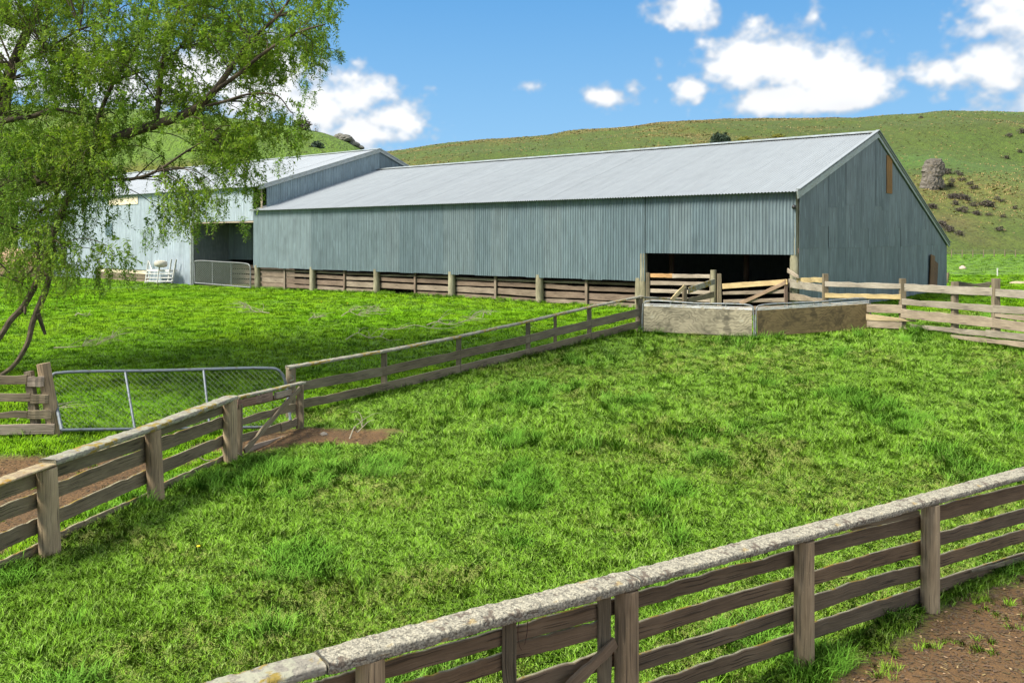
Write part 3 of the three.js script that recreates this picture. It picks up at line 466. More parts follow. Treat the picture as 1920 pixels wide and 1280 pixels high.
// left fence, running away from the camera, with its gate
{
  const A = [fenceLX(7.8 * K), 7.8 * K], E = [fenceLX(13.02 * K), 13.02 * K], ln = line(A, E), f = thing('rail_fence', 'left timber yard fence with mossy top rail, running back to the wooden gate', 'fence', ln.pt(283, 921));
  for (const [px, top, base, r, ln2] of [[84, 877, 1030, .118, -3], [283, 806, 922, .112, -3], [431, 748, 866, .115, 0]]) stake(f, ln, px - ln2, top, base, .07, r, pick(M.postF), { sides: 18, seg: 8, lean: -ln2 * 1.4 + (ln2 ? 2 : 0) });
  const S = [
    [[93, 875, 898], [267, 817, 840.6]], [[95.5, 908, 936], [270, 840, 868]], [[98.5, 957, 984.6], [270.6, 881.4, 908]], [[102, 999, 1025], [274, 924.5, 942]],
    [[292, 795, 818.7], [419.4, 758.5, 774]], [[293, 822, 849.7], [419, 780, 800.5]], [[294.7, 866, 891.6], [419, 815, 835]], [[297, 908, 926], [419, 853, 871]],
    [[0, 908, 937], [67.5, 883.6, 911.7]], [[0, 948, 977], [68.6, 922.6, 952]], [[0, 999, 1032], [71, 970, 999]], [[0, 1050, 1074], [73, 1017.5, 1041]],
  ];
  S.forEach(([a, b], i) => board(f, ln, a, b, -.04, .035, i % 4 === 3 ? M.grey[2] : pick(M.grey), 'rail', { seg: 16, rag: .0035, top: M.railTop, ext: [i >= 8 ? .5 : .06, .06] }));
  const cp = (x, y, dy) => { const Zz = ln.xz(x, .05)[1]; return at(x, y, Zz).addScaledVector(V(ln.n[0], 0, -ln.n[1]), .0).add(V(0, dy, 0)); };
  part('cap_rail', capRail([cp(-130, 955, .016), cp(0, 906, .016), cp(89, 873, .016)], .22, .035, { seed: 5, lump: .006 }), std({ map: mossMap, color: rgb(1.15, .95, .72), roughness: 1 }), f);
  part('cap_rail', capRail([cp(88, 873, .035), cp(268, 811, .035), cp(434, 749, .035)], .23, .075, { seed: 6, step: .025, lump: .009, ring: 18 }), M.moss, f);
}
{
  const ln = line([fenceLX(13.02 * K) + .03, 13.05 * K], [-3.92, 14.9 * K]), g = thing('wooden_gate', 'weathered wooden yard gate with a diagonal brace beside the bare patch', 'gate', ln.pt(449, 849));
  const pl = (a, b, off, t, m, n, o) => board(g, ln, a, b, off, t, m, n, { seg: 8, rag: .006, ...o });
  { const s = (x0, x1, y0, y1, xb, r, m) => part('stile', plank(ln.pt(xb, y1, .05), ln.pt((x0 + x1) / 2, y0, .05), r, r, .06, { up: V(-1, 0, 0), seg: 6 }), m, g); s(445, 453, 757, 852, 448.5, .085, M.grey[1]); s(440.5, 443, 746, 855, 441.5, .035, M.dark[1]); s(560, 568, 722, 818, 565, .085, M.grey[0]); s(555, 559, 730, 803, 557, .04, M.dark[0]); }
  part('top_rail', capRail([ln.pt(441, 746, -.01), ln.pt(505, 731.5, -.01), ln.pt(568, 717, -.01)], .13, .045, { seed: 8, lump: .008 }), M.moss, g);
  pl([444, 750, 764], [478, 742, 757], .03, .04, M.red[0], 'rail'); pl([478, 742, 757], [509, 735, 750], .03, .04, wood(.2, .13, .10), 'rail'); pl([516, 737, 748], [545, 728, 740], .05, .05, M.pale[1], 'block'); pl([445, 757, 766], [555, 732, 741], -.02, .03, M.dark[0], 'rail');
  pl([453, 783, 797], [558, 753, 768], .02, .03, M.grey[0], 'rail'); pl([453, 815, 829], [558, 783, 798], .02, .03, M.grey[1], 'rail'); pl([527, 793, 810], [559, 782, 796], .05, .03, M.grey[2], 'rail'); pl([460, 838, 854], [562, 807, 818], .02, .03, M.pale[1], 'rail');
  part('brace', plank(ln.pt(458, 846, .09), ln.pt(561, 728, .09), .10, .10, .04, { seg: 10, rag: .008 }), M.grey[2], g);
}
// middle fence
{
  const ln = line([-4.28, 15.5 * K], [3.58, 22.4 * K]), f = thing('rail_fence', 'middle timber fence climbing from the wooden gate toward the barn', 'fence', ln.pt(860, 712));
  for (const [px, top, base, w] of [[545, 688, 786, .10], [720, 657, 744, .085], [860, 631, 714, .085], [990, 602, 674, .085], [1041, 592, 662, .06], [1105, 576, 648, .085], [1199, 557, 628, .11]]) stake(f, ln, px, top, base, -.06, w, pick(M.grey), { sides: px === 1199 || px === 545 ? 12 : 4, turn: .78, seg: 4 });
  const bd = (a, b, off = .0) => board(f, ln, a, b, off, .032, pick(M.grey), 'rail', { seg: 12, rag: .004, top: M.railTop, ext: [.02, .02] });
  bd([567, 714, 732], [722, 687, 704]); bd([722, 687, 703.5], [990, 628, 643.5]); bd([990, 627, 642], [1203, 577, 592]);
  bd([569, 748.5, 764.5], [722, 717.5, 734]); bd([722, 717, 733], [990, 654, 669]); bd([990, 654, 669], [1203, 600, 613]);
  bd([570.5, 776, 789], [722, 744, 756]); bd([722, 744, 755], [990, 676, 688]); bd([990, 675, 687], [1203, 621, 633]);
  const cp = (x, y) => ln.pt(x, y, -.05).add(V(0, .02, 0));
  part('cap_rail', capRail([cp(538, 691), cp(720, 660), cp(861, 633)], .17, .06, { seed: 11, lump: .008 }), M.moss, f); part('cap_rail', capRail([cp(861, 632), cp(990, 604), cp(1105, 577), cp(1203, 557)], .16, .055, { seed: 12, lump: .009 }), M.moss, f);
  const l2 = line([3.58, 22.4 * K], [5.4, 24.2 * K]); part('cap_rail', capRail([l2.pt(1199, 557), l2.pt(1300, 563)], .13, .06, { seed: 13, lump: .008 }), M.moss, f); board(f, l2, [1204, 590, 602], [1300, 590, 602], 0, .03, M.grey[1]);
  part('wire_tie', tube([ln.pt(541, 702, .1), ln.pt(549, 706, .12), ln.pt(550, 711, .1), ln.pt(543, 714, .08)], [.006], 5), M.wire, f);
}
// stub of fence at the far left and its leaning gate post
{
  const ln = line([-9.6, 13.2 * K], [-7.7, 13.5 * K]), f = thing('rail_fence', 'short stub of split board fence with a leaning post, far left by the pipe gate', 'fence', ln.pt(60, 820)), q = (x, y) => [x / 7.11, 660 + y / 7.11];
  const bd = (x0, a0, b0, x1, a1, b1, off, m) => board(f, ln, [q(x0, 0)[0], q(0, a0)[1], q(0, b0)[1]], [q(x1, 0)[0], q(0, a1)[1], q(0, b1)[1]], off, .04, m, 'rail', { seg: 6, rag: .006 });
  bd(-700, 320, 440, 355, 305, 425, .06, M.grey[0]); bd(362, 322, 458, 578, 328, 462, .09, M.pale[1]); bd(-700, 555, 665, 400, 545, 655, .06, M.grey[2]); bd(402, 560, 685, 640, 562, 690, .09, M.grey[0]);
  bd(-700, 790, 880, 358, 785, 876, .06, M.grey[1]); bd(364, 768, 888, 686, 772, 892, .09, M.grey[0]); bd(-700, 965, 1100, 722, 960, 1096, .10, M.pale[1]);
  const pl = (x, top, xb, base, r, m, s, off) => { const Zz = ln.xz(x / 7.11, off)[1]; part('post', post(at(xb / 7.11, 660 + base / 7.11, Zz), at(x / 7.11, 660 + top / 7.11, Zz), r, { sides: s, turn: .78 }), m, f); };
  pl(378, 255, 500, 1170, .085, M.grey[2], 4, -.02); pl(572, 150, 735, 1150, .115, M.postF[0], 12, -.05); pl(-300, 255, -300, 1170, .085, M.grey[1], 4, -.02);
}
// yard fence on the right, by the barn's end wall
{
  const r0 = line([9.0, 25.4 * K], [8.9, 22.8 * K]), r1 = line([8.9, 22.8 * K], [10.25, 21 * K]), r2 = line([10.25, 21 * K], [11.0, 18.2 * K]), f = thing('rail_fence', 'silvery five rail yard fence with square posts on the right, by the barn\'s end wall', 'fence', r1.pt(1692, 625));
  const st = (ln, px, top, base, r, off = -.06) => stake(f, ln, px, top, base, off, r, pick(M.grey), { sides: 4, turn: .78, seg: 4 });
  st(r1, 1548, 513, 605, .10); st(r1, 1693, 522, 626, .10); st(r2, 1791, 528, 616, .095, -.1); st(r2, 1868, 522, 621, .10); st(r2, 2010, 525, 630, .1); st(r2, 2190, 526, 650, .1);
  const w = [wood(.25, .22, .17), wood(.20, .172, .128), wood(.225, .18, .125)], bd = (ln, a, b, m, off = 0, o) => board(f, ln, a, b, off, .034, m, 'rail', { seg: 9, rag: .007, ...o }), yel = wood(.34, .26, .12);
  bd(r0, [1495, 521, 529], [1545, 519.6, 530], yel); bd(r0, [1480, 523, 539], [1545, 535, 548], w[0]); bd(r0, [1479, 548, 563], [1545, 560, 566], w[2]); bd(r0, [1477, 502, 511], [1497, 516, 522], M.pale[0], .1);
  bd(r1, [1547, 527, 537], [1690, 532, 542], w[0]); bd(r1, [1545, 549.7, 558], [1690, 552, 561], yel); bd(r1, [1560, 568, 584], [1693, 572, 587], w[2], .03); bd(r1, [1560, 580, 598], [1718, 600, 603], wood(.32, .25, .14), .05); bd(r1, [1560, 596, 610], [1692, 603, 616.5], w[2], .03);
  bd(r2, [1697, 532, 545.7], [1862, 540, 555], w[0]); bd(r2, [1868, 541, 556], [1990, 550, 566], w[0], 0, { ext: [0, 2.2] }); bd(r2, [1690, 560, 571], [1864, 572, 586], w[1]); bd(r2, [1864, 572, 586], [1990, 580, 595], w[1], .02, { ext: [0, 2.2] }); bd(r2, [1691, 579, 596], [1862, 595, 614], w[2], .04); bd(r2, [1864, 586, 594], [1990, 600, 610], w[2]); bd(r2, [1860, 596, 614], [1990, 612, 631], w[2], .03, { ext: [0, 2.2] }); bd(r2, [1708, 607, 614], [1858, 621, 632], w[1]); bd(r2, [1850, 618, 631], [1990, 632, 645], w[1], .03, { ext: [0, 2.2] }); bd(r2, [1784, 628, 634], [1990, 648, 660], w[2], .05);
  bd(r1, [1695, 613, 623], [1724, 628, 632], M.pale[1], .12);
}
// gates at the barn's opening
{
  const ln = line([OX, OZ - .25], [OX + 6 * UX, OZ + 6 * UZ - .25]);
  const g = thing('wooden_gate', 'wooden rail gate with one orange board, left in the barn opening', 'gate', ln.pt(1270, 562)), bd = (h, a, b, m, off = 0, n = 'rail', l = ln) => board(h, l, a, b, off, .035, m, n, { seg: 6, rag: .004 });
  bd(g, [1217, 512.5, 519.5], [1261, 513, 521], M.orange); bd(g, [1261, 513.5, 521], [1332, 514.5, 521.5], M.pale[2]); bd(g, [1217, 526, 534], [1332, 529, 535], M.pale[1]); bd(g, [1217, 541, 548], [1332, 545, 552], M.pale[2]); bd(g, [1217, 557, 564], [1332, 559, 566], M.pale[0]);
  stake(g, ln, 1215, 511, 572, .05, .075, M.grey[2], { sides: 4, turn: .78 }, 'stile'); stake(g, ln, 1338, 506, 572, .05, .11, M.pole[1], {}, 'post'); stake(g, ln, 1333, 514, 570, .1, .05, M.pale[1], { sides: 4, turn: .78 }, 'stile');
  const h = thing('wooden_gate', 'wooden gate with tan top plank and diagonal brace, right in the barn opening', 'gate', ln.pt(1410, 566));
  stake(h, ln, 1349, 513, 572, .04, .09, M.grey[2], { sides: 4, turn: .78 }, 'post'); stake(h, ln, 1474, 524, 570, .0, .07, M.red[1], { sides: 4, turn: .78 }, 'stile');
  bd(h, [1355, 531.5, 541.5], [1477, 523.5, 533], M.tan, .03); bd(h, [1356, 546.5, 552.5], [1474, 542, 550], M.shed[1]); bd(h, [1357, 561.5, 567.5], [1475, 558, 566], M.shed[1]); bd(h, [1357, 575, 582], [1475, 572, 580], M.shed[0]); part('brace', plank(ln.pt(1388, 569, .06), ln.pt(1473, 530, .06), .12, .12, .03, { seg: 6 }), wood(.24, .165, .105), h);
  const l2 = line([5.3, 24.0 * K], [6.6, 24.7 * K]), s = thing('rail_fence', 'short braced rails behind the plywood hurdles, left of the tan gate', 'fence', l2.pt(1285, 566));
  const b2 = (a, b, m, zA, zB) => { const A = at(a[0], (a[1] + a[2]) / 2, zA), Bq = at(b[0], (b[1] + b[2]) / 2, zB); part('rail', plank(A, Bq, (a[2] - a[1]) / F * zA, (b[2] - b[1]) / F * zB, .035, { seg: 6 }), m, s); };
  b2([1291, 538.5, 550], [1340, 522.5, 533], M.moss, 25.2, 27.2); b2([1290, 559, 568], [1339, 546, 557.5], M.grey[0], 25.2, 27.2); b2([1291, 577, 586], [1339, 567, 577], M.grey[0], 25.2, 27.2);
  part('post', post(at(1284, 585, 25.2), at(1284, 536, 25.2), .075, { sides: 6 }), M.grey[1], s); part('leaning_board', plank(at(1259, 563, 24.9), at(1284, 536, 25.1), .13, .10, .04, {}), wood(.42, .33, .17), s);
}

// ---------------------------------------------------------------- pipe gates and plywood hurdles
function chainLink(c00, c10, c01, c11, nx, ny, r, mat, parent) {      // two sets of slanting wires filling a four-cornered panel
  const P = (s, t) => c00.clone().lerp(c10, s).lerp(c01.clone().lerp(c11, s), t), gs = [], w = (a, b, d) => { const A = P(...a), Bq = P(...b); if (A.distanceTo(Bq) < .02) return; gs.push(tube([A, A.clone().lerp(Bq, .5).add(V(0, 0, d)), Bq], [r], 3, 1)); }, q = ny / nx;
  for (let i = -Math.ceil(ny); i < nx; i++) { const s = i / nx; w([Math.max(0, s), s < 0 ? -s / q : 0], [Math.min(1, s + q), s + q > 1 ? (1 - s) / q : 1], .004); w([Math.max(0, s), s < 0 ? 1 + s / q : 1], [Math.min(1, s + q), s + q > 1 ? 1 - (1 - s) / q : 0], -.004); }
  const m = part('wire_mesh', mergeGeometries(gs), mat, parent); m.userData.kind = 'stuff'; return m;
}
{
  const g = thing('pipe_gate', 'wide galvanised pipe gate with wire netting, leaning back behind the left fence', 'gate', at(300, 800, 14.6));
  const za = 14.0, zb = 15.5, ya = 14.9, yb = 16.45, T = (x, y) => at(x, y, lerp(ya, yb, (x - 95) / 440)), Bt = (x, y) => at(x, y, lerp(za, zb, (x - 115) / 425));
  const C = [Bt(115, 806), T(97, 720), T(95, 708), T(99, 702), T(108, 699), T(300, 694.5), T(505, 690), T(518, 692), T(528, 700), T(534, 714), T(538, 730), Bt(545, 800)];
  part('frame', mergeGeometries([tube(C, [.029], 8, 6), tube([Bt(113, 806), Bt(330, 803), Bt(545, 800)], [.026], 8, 6)]), M.pipeOld, g);
  part('stay', tube([T(234, 697), Bt(252, 804)], [.022], 8, 2), M.pipeOld, g); part('stay', tube([T(381, 693), Bt(393, 803)], [.022], 8, 2), M.pipeOld, g);
  chainLink(T(99, 704), T(533, 693), Bt(115, 805), Bt(545, 800), 40, 10, .002, M.wire, g);
}
{
  const ln = line([OX + 29.7 * UX, OZ + 29.7 * UZ - .3], [OX + 36.2 * UX, OZ + 36.2 * UZ - .3]), g = thing('pipe_gate', 'small galvanised pipe gate with wire netting, across the shed\'s open bay', 'gate', ln.pt(416, 533)), p = (x, y) => ln.pt(x, y, .05);
  part('frame', tube([p(365, 530), p(364, 500), p(364, 491), p(368, 489), p(415, 491), p(462, 494.5), p(467, 497), p(469, 505), p(469, 539)], [.035], 7, 5), M.pipe, g); part('bottom_rail', tube([p(365, 530), p(415, 534), p(469, 539)], [.03], 7, 3), M.pipe, g);
  part('stay', tube([p(398, 491), p(398, 532)], [.03], 7, 2), M.pipe, g); part('stay', tube([p(433, 492.5), p(433, 535)], [.03], 7, 2), M.pipe, g);
  chainLink(p(366, 490), p(468, 496), p(366, 530), p(468, 538), 26, 9, .007, M.wire, g);
}
{
  const mk = (ln, label, X, mat, tint) => {
    const g = thing('sheep_hurdle', label, 'hurdle', ln.pt((X.l + X.r) / 2, X.b)), p = (x, y, o = 0) => ln.pt(x, y, o);
    const fr = [p(X.l + 5, X.bl + 4), p(X.l, X.bl), p(X.l - .5, X.tl + 12), p(X.l + .5, X.tl + 4), p(X.l + 5, X.tl), p((X.l + X.r) / 2, (X.tl + X.tr) / 2), p(X.r - 6, X.tr), p(X.r - 1, X.tr + 4), p(X.r, X.tr + 12), p(X.r, X.br), p(X.r - 5, X.br + 5)];
    part('frame', tube(fr, [.022], 8, 6), M.pipe, g);
    for (const [d, h] of [[3.5, 1.6], [6.2, 2.6]]) part('rail', plank(p(X.l + 2, X.tl + d + h / 2, .015), p(X.r - 2, X.tr + d + h / 2, .015), h / F * 23, h / F * 23, .025, { rag: .001 }), M.white, g);
    const a = [X.l + 1.5, X.tl + 9.5, X.bl - 5], b = [X.r - 2.5, X.tr + 9.5, X.br - 4], za = ln.xz(a[0], .03)[1], zb = ln.xz(b[0], .03)[1];
    const pg = plank(at(a[0], (a[1] + a[2]) / 2, za), at(b[0], (b[1] + b[2]) / 2, zb), (a[2] - a[1]) / F * za, (b[2] - b[1]) / F * zb, .018, { seg: 2, rag: 0 }), u = pg.attributes.uv; for (let i = 0; i < u.count; i++) u.setXY(i, u.getX(i) * .58, u.getY(i) * .35 / 1.25);
    part('plywood_sheet', pg, std({ map: plyMap, color: tint, roughness: .85 }), g);
    for (const s of [.2, .72]) { const x = lerp(X.l, X.r, s), yb = lerp(X.bl, X.br, s); part('leg', tube([p(x, lerp(X.tl, X.tr, s) + 6, -.03), p(x, yb - 3, -.03), p(x, yb + 3, .02)], [.02], 7, 2), M.white, g); }
    for (const s of [.25, .5, .75]) part('clip', tube([p(lerp(X.l, X.r, s), lerp(X.tl, X.tr, s)), p(lerp(X.l, X.r, s), lerp(X.tl, X.tr, s) + 7)], [.022], 6, 1), M.pipe, g);
    return g;
  };
  mk(line([3.63, 22.2 * K], [6.37, 21 * K]), 'pale plywood hurdle in a pipe frame, left of the pair before the barn', { l: 1206, r: 1413, tl: 565, tr: 572.5, bl: 626, br: 635, b: 630 }, 0, rgb(.34, .315, .245));
  mk(line([6.45, 21 * K], [9.77, 21.8 * K]), 'dark brown plywood hurdle in a pipe frame, right of the pair before the barn', { l: 1419, r: 1632, tl: 573, tr: 560, bl: 636, br: 620, b: 630 }, 0, rgb(.21, .155, .078));  // same plywood map, tinted darker and browner than the left hurdle
}
// aluminium steps with a float standing against the shed
{
  const ln = line([OX + 36 * UX, OZ + 36 * UZ - 1.0], [OX + 46 * UX, OZ + 46 * UZ - 1.0]), g = thing('step_platform', 'white metal step platform with railings standing against the shed wall', 'steps', ln.pt(300, 528)), p = (x, y, o = 0) => ln.pt(x, y, o);
  const bar = (a, b, r = .04, n = 'bar') => part(n, tube([a, b], [r], 6, 1), M.white, g);
  for (const o of [0, -.5]) { bar(p(272, 530, o), p(278, 488, o), .05, 'leg'); bar(p(276, 530, o), p(283, 506, o), .04, 'leg'); bar(p(322, 530, o), p(330, 486, o), .05, 'leg'); bar(p(314, 529, o), p(321, 486, o), .045, 'leg'); bar(p(278, 488, o), p(284, 506, o), .04, 'handrail'); }
  part('deck', plank(p(282, 506.5, -.2), p(324, 507.5, -.2), .12, .12, .5, { rag: .002 }), M.white, g);
  for (const y of [513, 520.5, 527]) part('tread', plank(p(275 + (y - 513) * -.1, y, .03), p(323, y, .03), .055, .055, .12, { rag: .001 }), M.white, g);
  bar(p(298, 501, .2), p(294, 531, .2), .035, 'pole');
  const fl = thing('float', 'pale round float on top of the white step platform', 'float', p(302, 494.5, .1)), lg = new THREE.LatheGeometry([[0, -.20], [.2, -.2], [.34, -.15], [.38, 0], [.34, .15], [.2, .2], [0, .2]].map((q) => new THREE.Vector2(...q)), 24), c = p(301, 494.5, .1); lg.rotateZ(-.08); lg.translate(c.x, c.y, c.z); part('drum', lg, std({ color: rgb(.52, .49, .40), map: mottle }), fl); part('stem', tube([p(298.5, 500, .1), p(298, 507, .1)], [.04], 6, 1), M.white, fl);
}

// ---------------------------------------------------------------- willow on the left
{
  const g = thing('willow_tree', 'tall willow with drooping green foliage hanging into the yard from the left', 'tree', V(-13.6, ground(-13.6, 19), -19));
  const P = (x, y, Zd) => at(x, y, Zd), limbs = [];
  const limb = (pts, radii, sides = 9) => { const q = pts.map((a) => P(...a)); limbs.push(q); return tube(q, radii, sides, 6); };
  const base = V(-13.6, ground(-13.6, 19) - .2, -19), fork = P(-130, 420, 19.0);
  const trunk = [tube([base, base.clone().lerp(fork, .5).add(V(-.1, 0, 0)), fork, P(-60, 375, 19)], [.42, .36, .32, .26], 14, 6),
    limb([[-150, 440, 19], [-60, 378, 19], [20, 347, 18.8], [110, 322, 18.6], [175, 281, 18.4], [255, 244, 18.2], [303, 230, 18], [365, 204, 17.8], [401, 171, 17.6], [430, 131, 17.5], [470, 75, 17.6], [520, 30, 17.8], [560, -30, 18]], [.27, .22, .18, .16, .13, .11, .10, .085, .07, .055, .04, .03, .02], 12),
    limb([[-140, 430, 19], [-60, 300, 19.4], [0, 215, 19.6], [14, 150, 19.8], [50, 60, 20], [110, -60, 20]], [.25, .2, .16, .13, .1, .06]),
    limb([[131, 318, 18.6], [127, 370, 18.4], [116, 396, 18.3], [100, 440, 18.2], [87, 479, 18.0], [75, 515, 17.9], [59, 546, 17.7], [42, 576, 17.6], [20, 599, 17.4], [0, 630, 17.2], [-40, 680, 17]], [.06, .066, .07, .072, .07, .068, .066, .062, .06, .056, .05]),
    limb([[100, 425, 18.2], [95, 500, 17.9], [83, 549, 17.6], [70, 580, 17.5], [59, 609, 17.4], [52, 640, 17.3], [22, 688, 17.2], [-30, 720, 17.0]], [.05, .06, .065, .062, .055, .05, .045, .04]),
    limb([[71, 588, 17.45], [76, 604, 17.5], [84, 627, 17.5]], [.045, .04, .028]), limb([[46, 574, 17.6], [46, 588, 17.5]], [.04, .025], 7),
    limb([[113, 330, 18.6], [105, 365, 18.5], [93, 385, 18.4], [72, 398, 18.3], [58, 440, 18.2]], [.05, .045, .04, .03, .02], 7),
    limb([[45, 340, 18.7], [75, 341, 18.3], [95, 345, 18.1], [165, 347, 17.8], [200, 338, 17.6], [250, 335, 17.4], [290, 322, 17.3], [350, 283, 17.2], [385, 262, 17.2]], [.06, .055, .05, .045, .04, .035, .03, .02, .012], 7),
    limb([[292, 235, 18], [296, 193, 18.2], [303, 120, 18.4], [318, 70, 18.5], [345, -20, 18.6]], [.06, .055, .05, .045, .03], 8),
    limb([[303, 120, 18.4], [335, 90, 18.6], [370, 30, 18.8], [380, -40, 19]], [.035, .03, .025, .015], 7),
    limb([[401, 171, 17.6], [445, 140, 17.3], [500, 95, 17.1], [560, 60, 17], [610, 45, 17]], [.05, .042, .034, .025, .012], 7),
    limb([[365, 204, 17.8], [420, 190, 17.5], [470, 176, 17.3], [520, 180, 17.2], [545, 210, 17.2]], [.035, .03, .022, .015, .01], 7),
    limb([[-60, 378, 19], [-20, 240, 18.2], [60, 218, 18], [100, 205, 17.9], [150, 215, 17.8]], [.09, .07, .05, .04, .02], 7),
    limb([[-30, 260, 18.4], [25, 130, 18], [85, 95, 17.8], [150, 55, 17.7], [200, 40, 17.7]], [.06, .045, .035, .025, .012], 7),
    limb([[175, 281, 18.4], [185, 220, 18.6], [215, 150, 18.9], [260, 80, 19], [290, -20, 19]], [.06, .05, .04, .03, .02], 7),
    limb([[42, 302, 18.5], [62, 318, 18], [70, 340, 17.9], [85, 336, 17.8], [110, 322, 17.9], [150, 300, 17.8], [190, 285, 17.6]], [.04, .04, .036, .032, .025, .018, .01], 7),
    limb([[59, 546, 17.7], [40, 530, 17.5], [60, 505, 17.4], [72, 485, 17.3]], [.01, .015, .02, .012], 5)];
  part('trunk', mergeGeometries(trunk), M.bark, g);
  // where the crown is: an outline and thin places, in directions seen from the yard
  const poly = [[-420, -260], [640, -260], [640, 0], [605, 40], [592, 95], [588, 150], [562, 180], [545, 215], [545, 260], [510, 300], [470, 335], [450, 372], [400, 385], [345, 400], [290, 415], [262, 440], [235, 470], [190, 490], [120, 495], [50, 520], [-40, 540], [-420, 520]];
  const inside = (x, y) => { let r = false; for (let i = 0, j = poly.length - 1; i < poly.length; j = i++) { const [a, b] = poly[i], [c, d] = poly[j]; if ((b > y) !== (d > y) && x < (c - a) * (y - b) / (d - b) + a) r = !r; } return r; };
  const thin = [[255, 415, 150, 85, .8], [460, 300, 90, 60, .3], [335, 262, 75, 48, .80], [215, 432, 60, 42, .55], [430, 205, 60, 30, .45], [300, 330, 80, 22, .45], [110, 215, 60, 40, .25], [300, 170, 50, 50, .45], [185, 175, 70, 40, .2], [500, 270, 40, 30, .25], [330, 410, 60, 30, .35], [145, 375, 30, 20, .4]];
  const density = (x, y) => { let d = ss(.36, .56, fb2(x / 62 + 3, y / 52, 3)) * .85 + .15; for (const [a, b, c, e, k] of thin) { const q = Math.hypot((x - a) / c, (y - b) / e); d *= 1 - k * ss(1.15, .6, q); } return d; };
  const all = limbs.flat(), twigs = [], anchors = []; let tries = 0;
  while (anchors.length < 640 && tries++ < 9000) { const x = rr(-420, 640), y = rr(-260, 540); if (!inside(x, y)) continue; const out = x < -40 || y < -40; if (R() > (out ? .35 : density(x, y))) continue; anchors.push([x, y, rr(17.0, 21.2) - (y > 300 ? .5 : 0)]); }
  for (const [x, y, Zd] of anchors) {
    const A = P(x, y, Zd); let best = null, bd = 1e9; for (const q of all) { const d = q.distanceTo(A) + (q.y > A.y + .6 ? .8 : 0); if (d < bd) { bd = d; best = q; } }
    const mid = best.clone().lerp(A, .55).add(V(rr(-.15, .15), .12 * bd + rr(0, .15), rr(-.2, .2))); twigs.push(tube([best, mid, A, A.clone().add(V(rr(-.1, .1), -.25, rr(-.1, .1)))], [Math.min(.022, .008 + bd * .006), .010, .005, .003], 5, 4));
  }
  part('branch', mergeGeometries(twigs), M.bark, g).userData.kind = 'stuff';
  // drooping shoots set with narrow leaves
  const leafM = new THREE.MeshPhysicalMaterial({ vertexColors: true, roughness: .92, transmission: .5, thickness: 0, side: THREE.DoubleSide, specularIntensity: .25 });
  const shoot = (n, len, seed) => {
    const q = rng(seed), pos = [], col = [], idx = [], f = (a, b) => a + (b - a) * q(), C = (t) => V(Math.sin(t * 2 + seed) * .10 * t * len, -len * t, Math.cos(t * 2.3 + seed) * .10 * t * len);
    for (let i = 0; i < n; i++) {
      const t = (i + f(0, .6)) / n, p = C(t), a = f(0, 6.28), L = f(.07, .125) * (1 - .2 * t), w = L * f(.13, .19), down = f(.1, .9), d = V(Math.cos(a), -down, Math.sin(a)).normalize(), s = d.clone().cross(V(f(-.4, .4), 1, f(-.4, .4))).normalize(), nrm = s.clone().cross(d), k = pos.length / 3, y = f(0, 1), dark = f(.8, 1.15);
      const m = p.clone().addScaledVector(d, L * .45).addScaledVector(nrm, L * .06), e = p.clone().addScaledVector(d, L).addScaledVector(nrm, -L * .08);
      for (const v of [p, m.clone().addScaledVector(s, w), m.clone().addScaledVector(s, -w), e]) pos.push(v.x, v.y, v.z);
      for (let c = 0; c < 4; c++) col.push(dark * lerp(.125, .27, y), dark * lerp(.25, .41, y), dark * lerp(.02, .036, y)); idx.push(k, k + 1, k + 2, k + 1, k + 3, k + 2);
    }
    for (let i = 0; i < 4; i++) { const a = C(i / 4), b = C((i + 1) / 4), k = pos.length / 3, w = .0028; for (const v of [a.clone().add(V(w, 0, 0)), a.clone().add(V(-w, 0, w)), b.clone().add(V(w, 0, 0)), b.clone().add(V(-w, 0, w))]) pos.push(v.x, v.y, v.z); for (let c = 0; c < 4; c++) col.push(.16, .15, .06); idx.push(k, k + 1, k + 2, k + 1, k + 3, k + 2); }
    return geom(pos, new Array(pos.length / 3 * 2).fill(0), idx, col);
  };
  const kinds = 6, lists = Array.from({ length: kinds }, () => []), o = new THREE.Object3D(), tint = new THREE.Color();
  for (const [x, y, Zd] of anchors) {
    const vis = x > -40 && y > -60, n = vis ? Math.round(rr(12, 22)) : 8, A = P(x, y, Zd), warm = clamp(fb2(x / 50 + 40, y / 50, 2) * 1.6 - .4), edge = !inside(x + 25, y) || !inside(x, y + 35);
    for (let i = 0; i < n; i++) {
      const r = Math.pow(R(), .6) * (edge ? .30 : .45), a = rr(0, 6.28), up = R() < (y < 300 ? .75 : .35);
      o.position.set(A.x + Math.cos(a) * r, A.y + rr(-.28, .30), A.z + Math.sin(a) * r * 1.2); o.rotation.set(up ? rr(-1.5, 1.5) : rr(-.35, .35), rr(0, 6.28), up ? rr(-1.5, 1.5) : rr(-.35, .35)); const s = up ? rr(.45, .8) : rr(.6, 1.1) * (edge ? 1.0 : 1); o.scale.set(1, s, 1); o.scale.multiplyScalar(rr(.9, 1.15)); o.updateMatrix();
      const b = rr(.85, 1.1) * (.72 + .5 * fb2(x / 34 + 9, y / 34 + 2, 3)); lists[Math.floor(R() * kinds)].push([o.matrix.clone(), [b * lerp(.85, 1.25, warm), b * lerp(.92, 1.12, warm), b * .9]]);
    }
  }
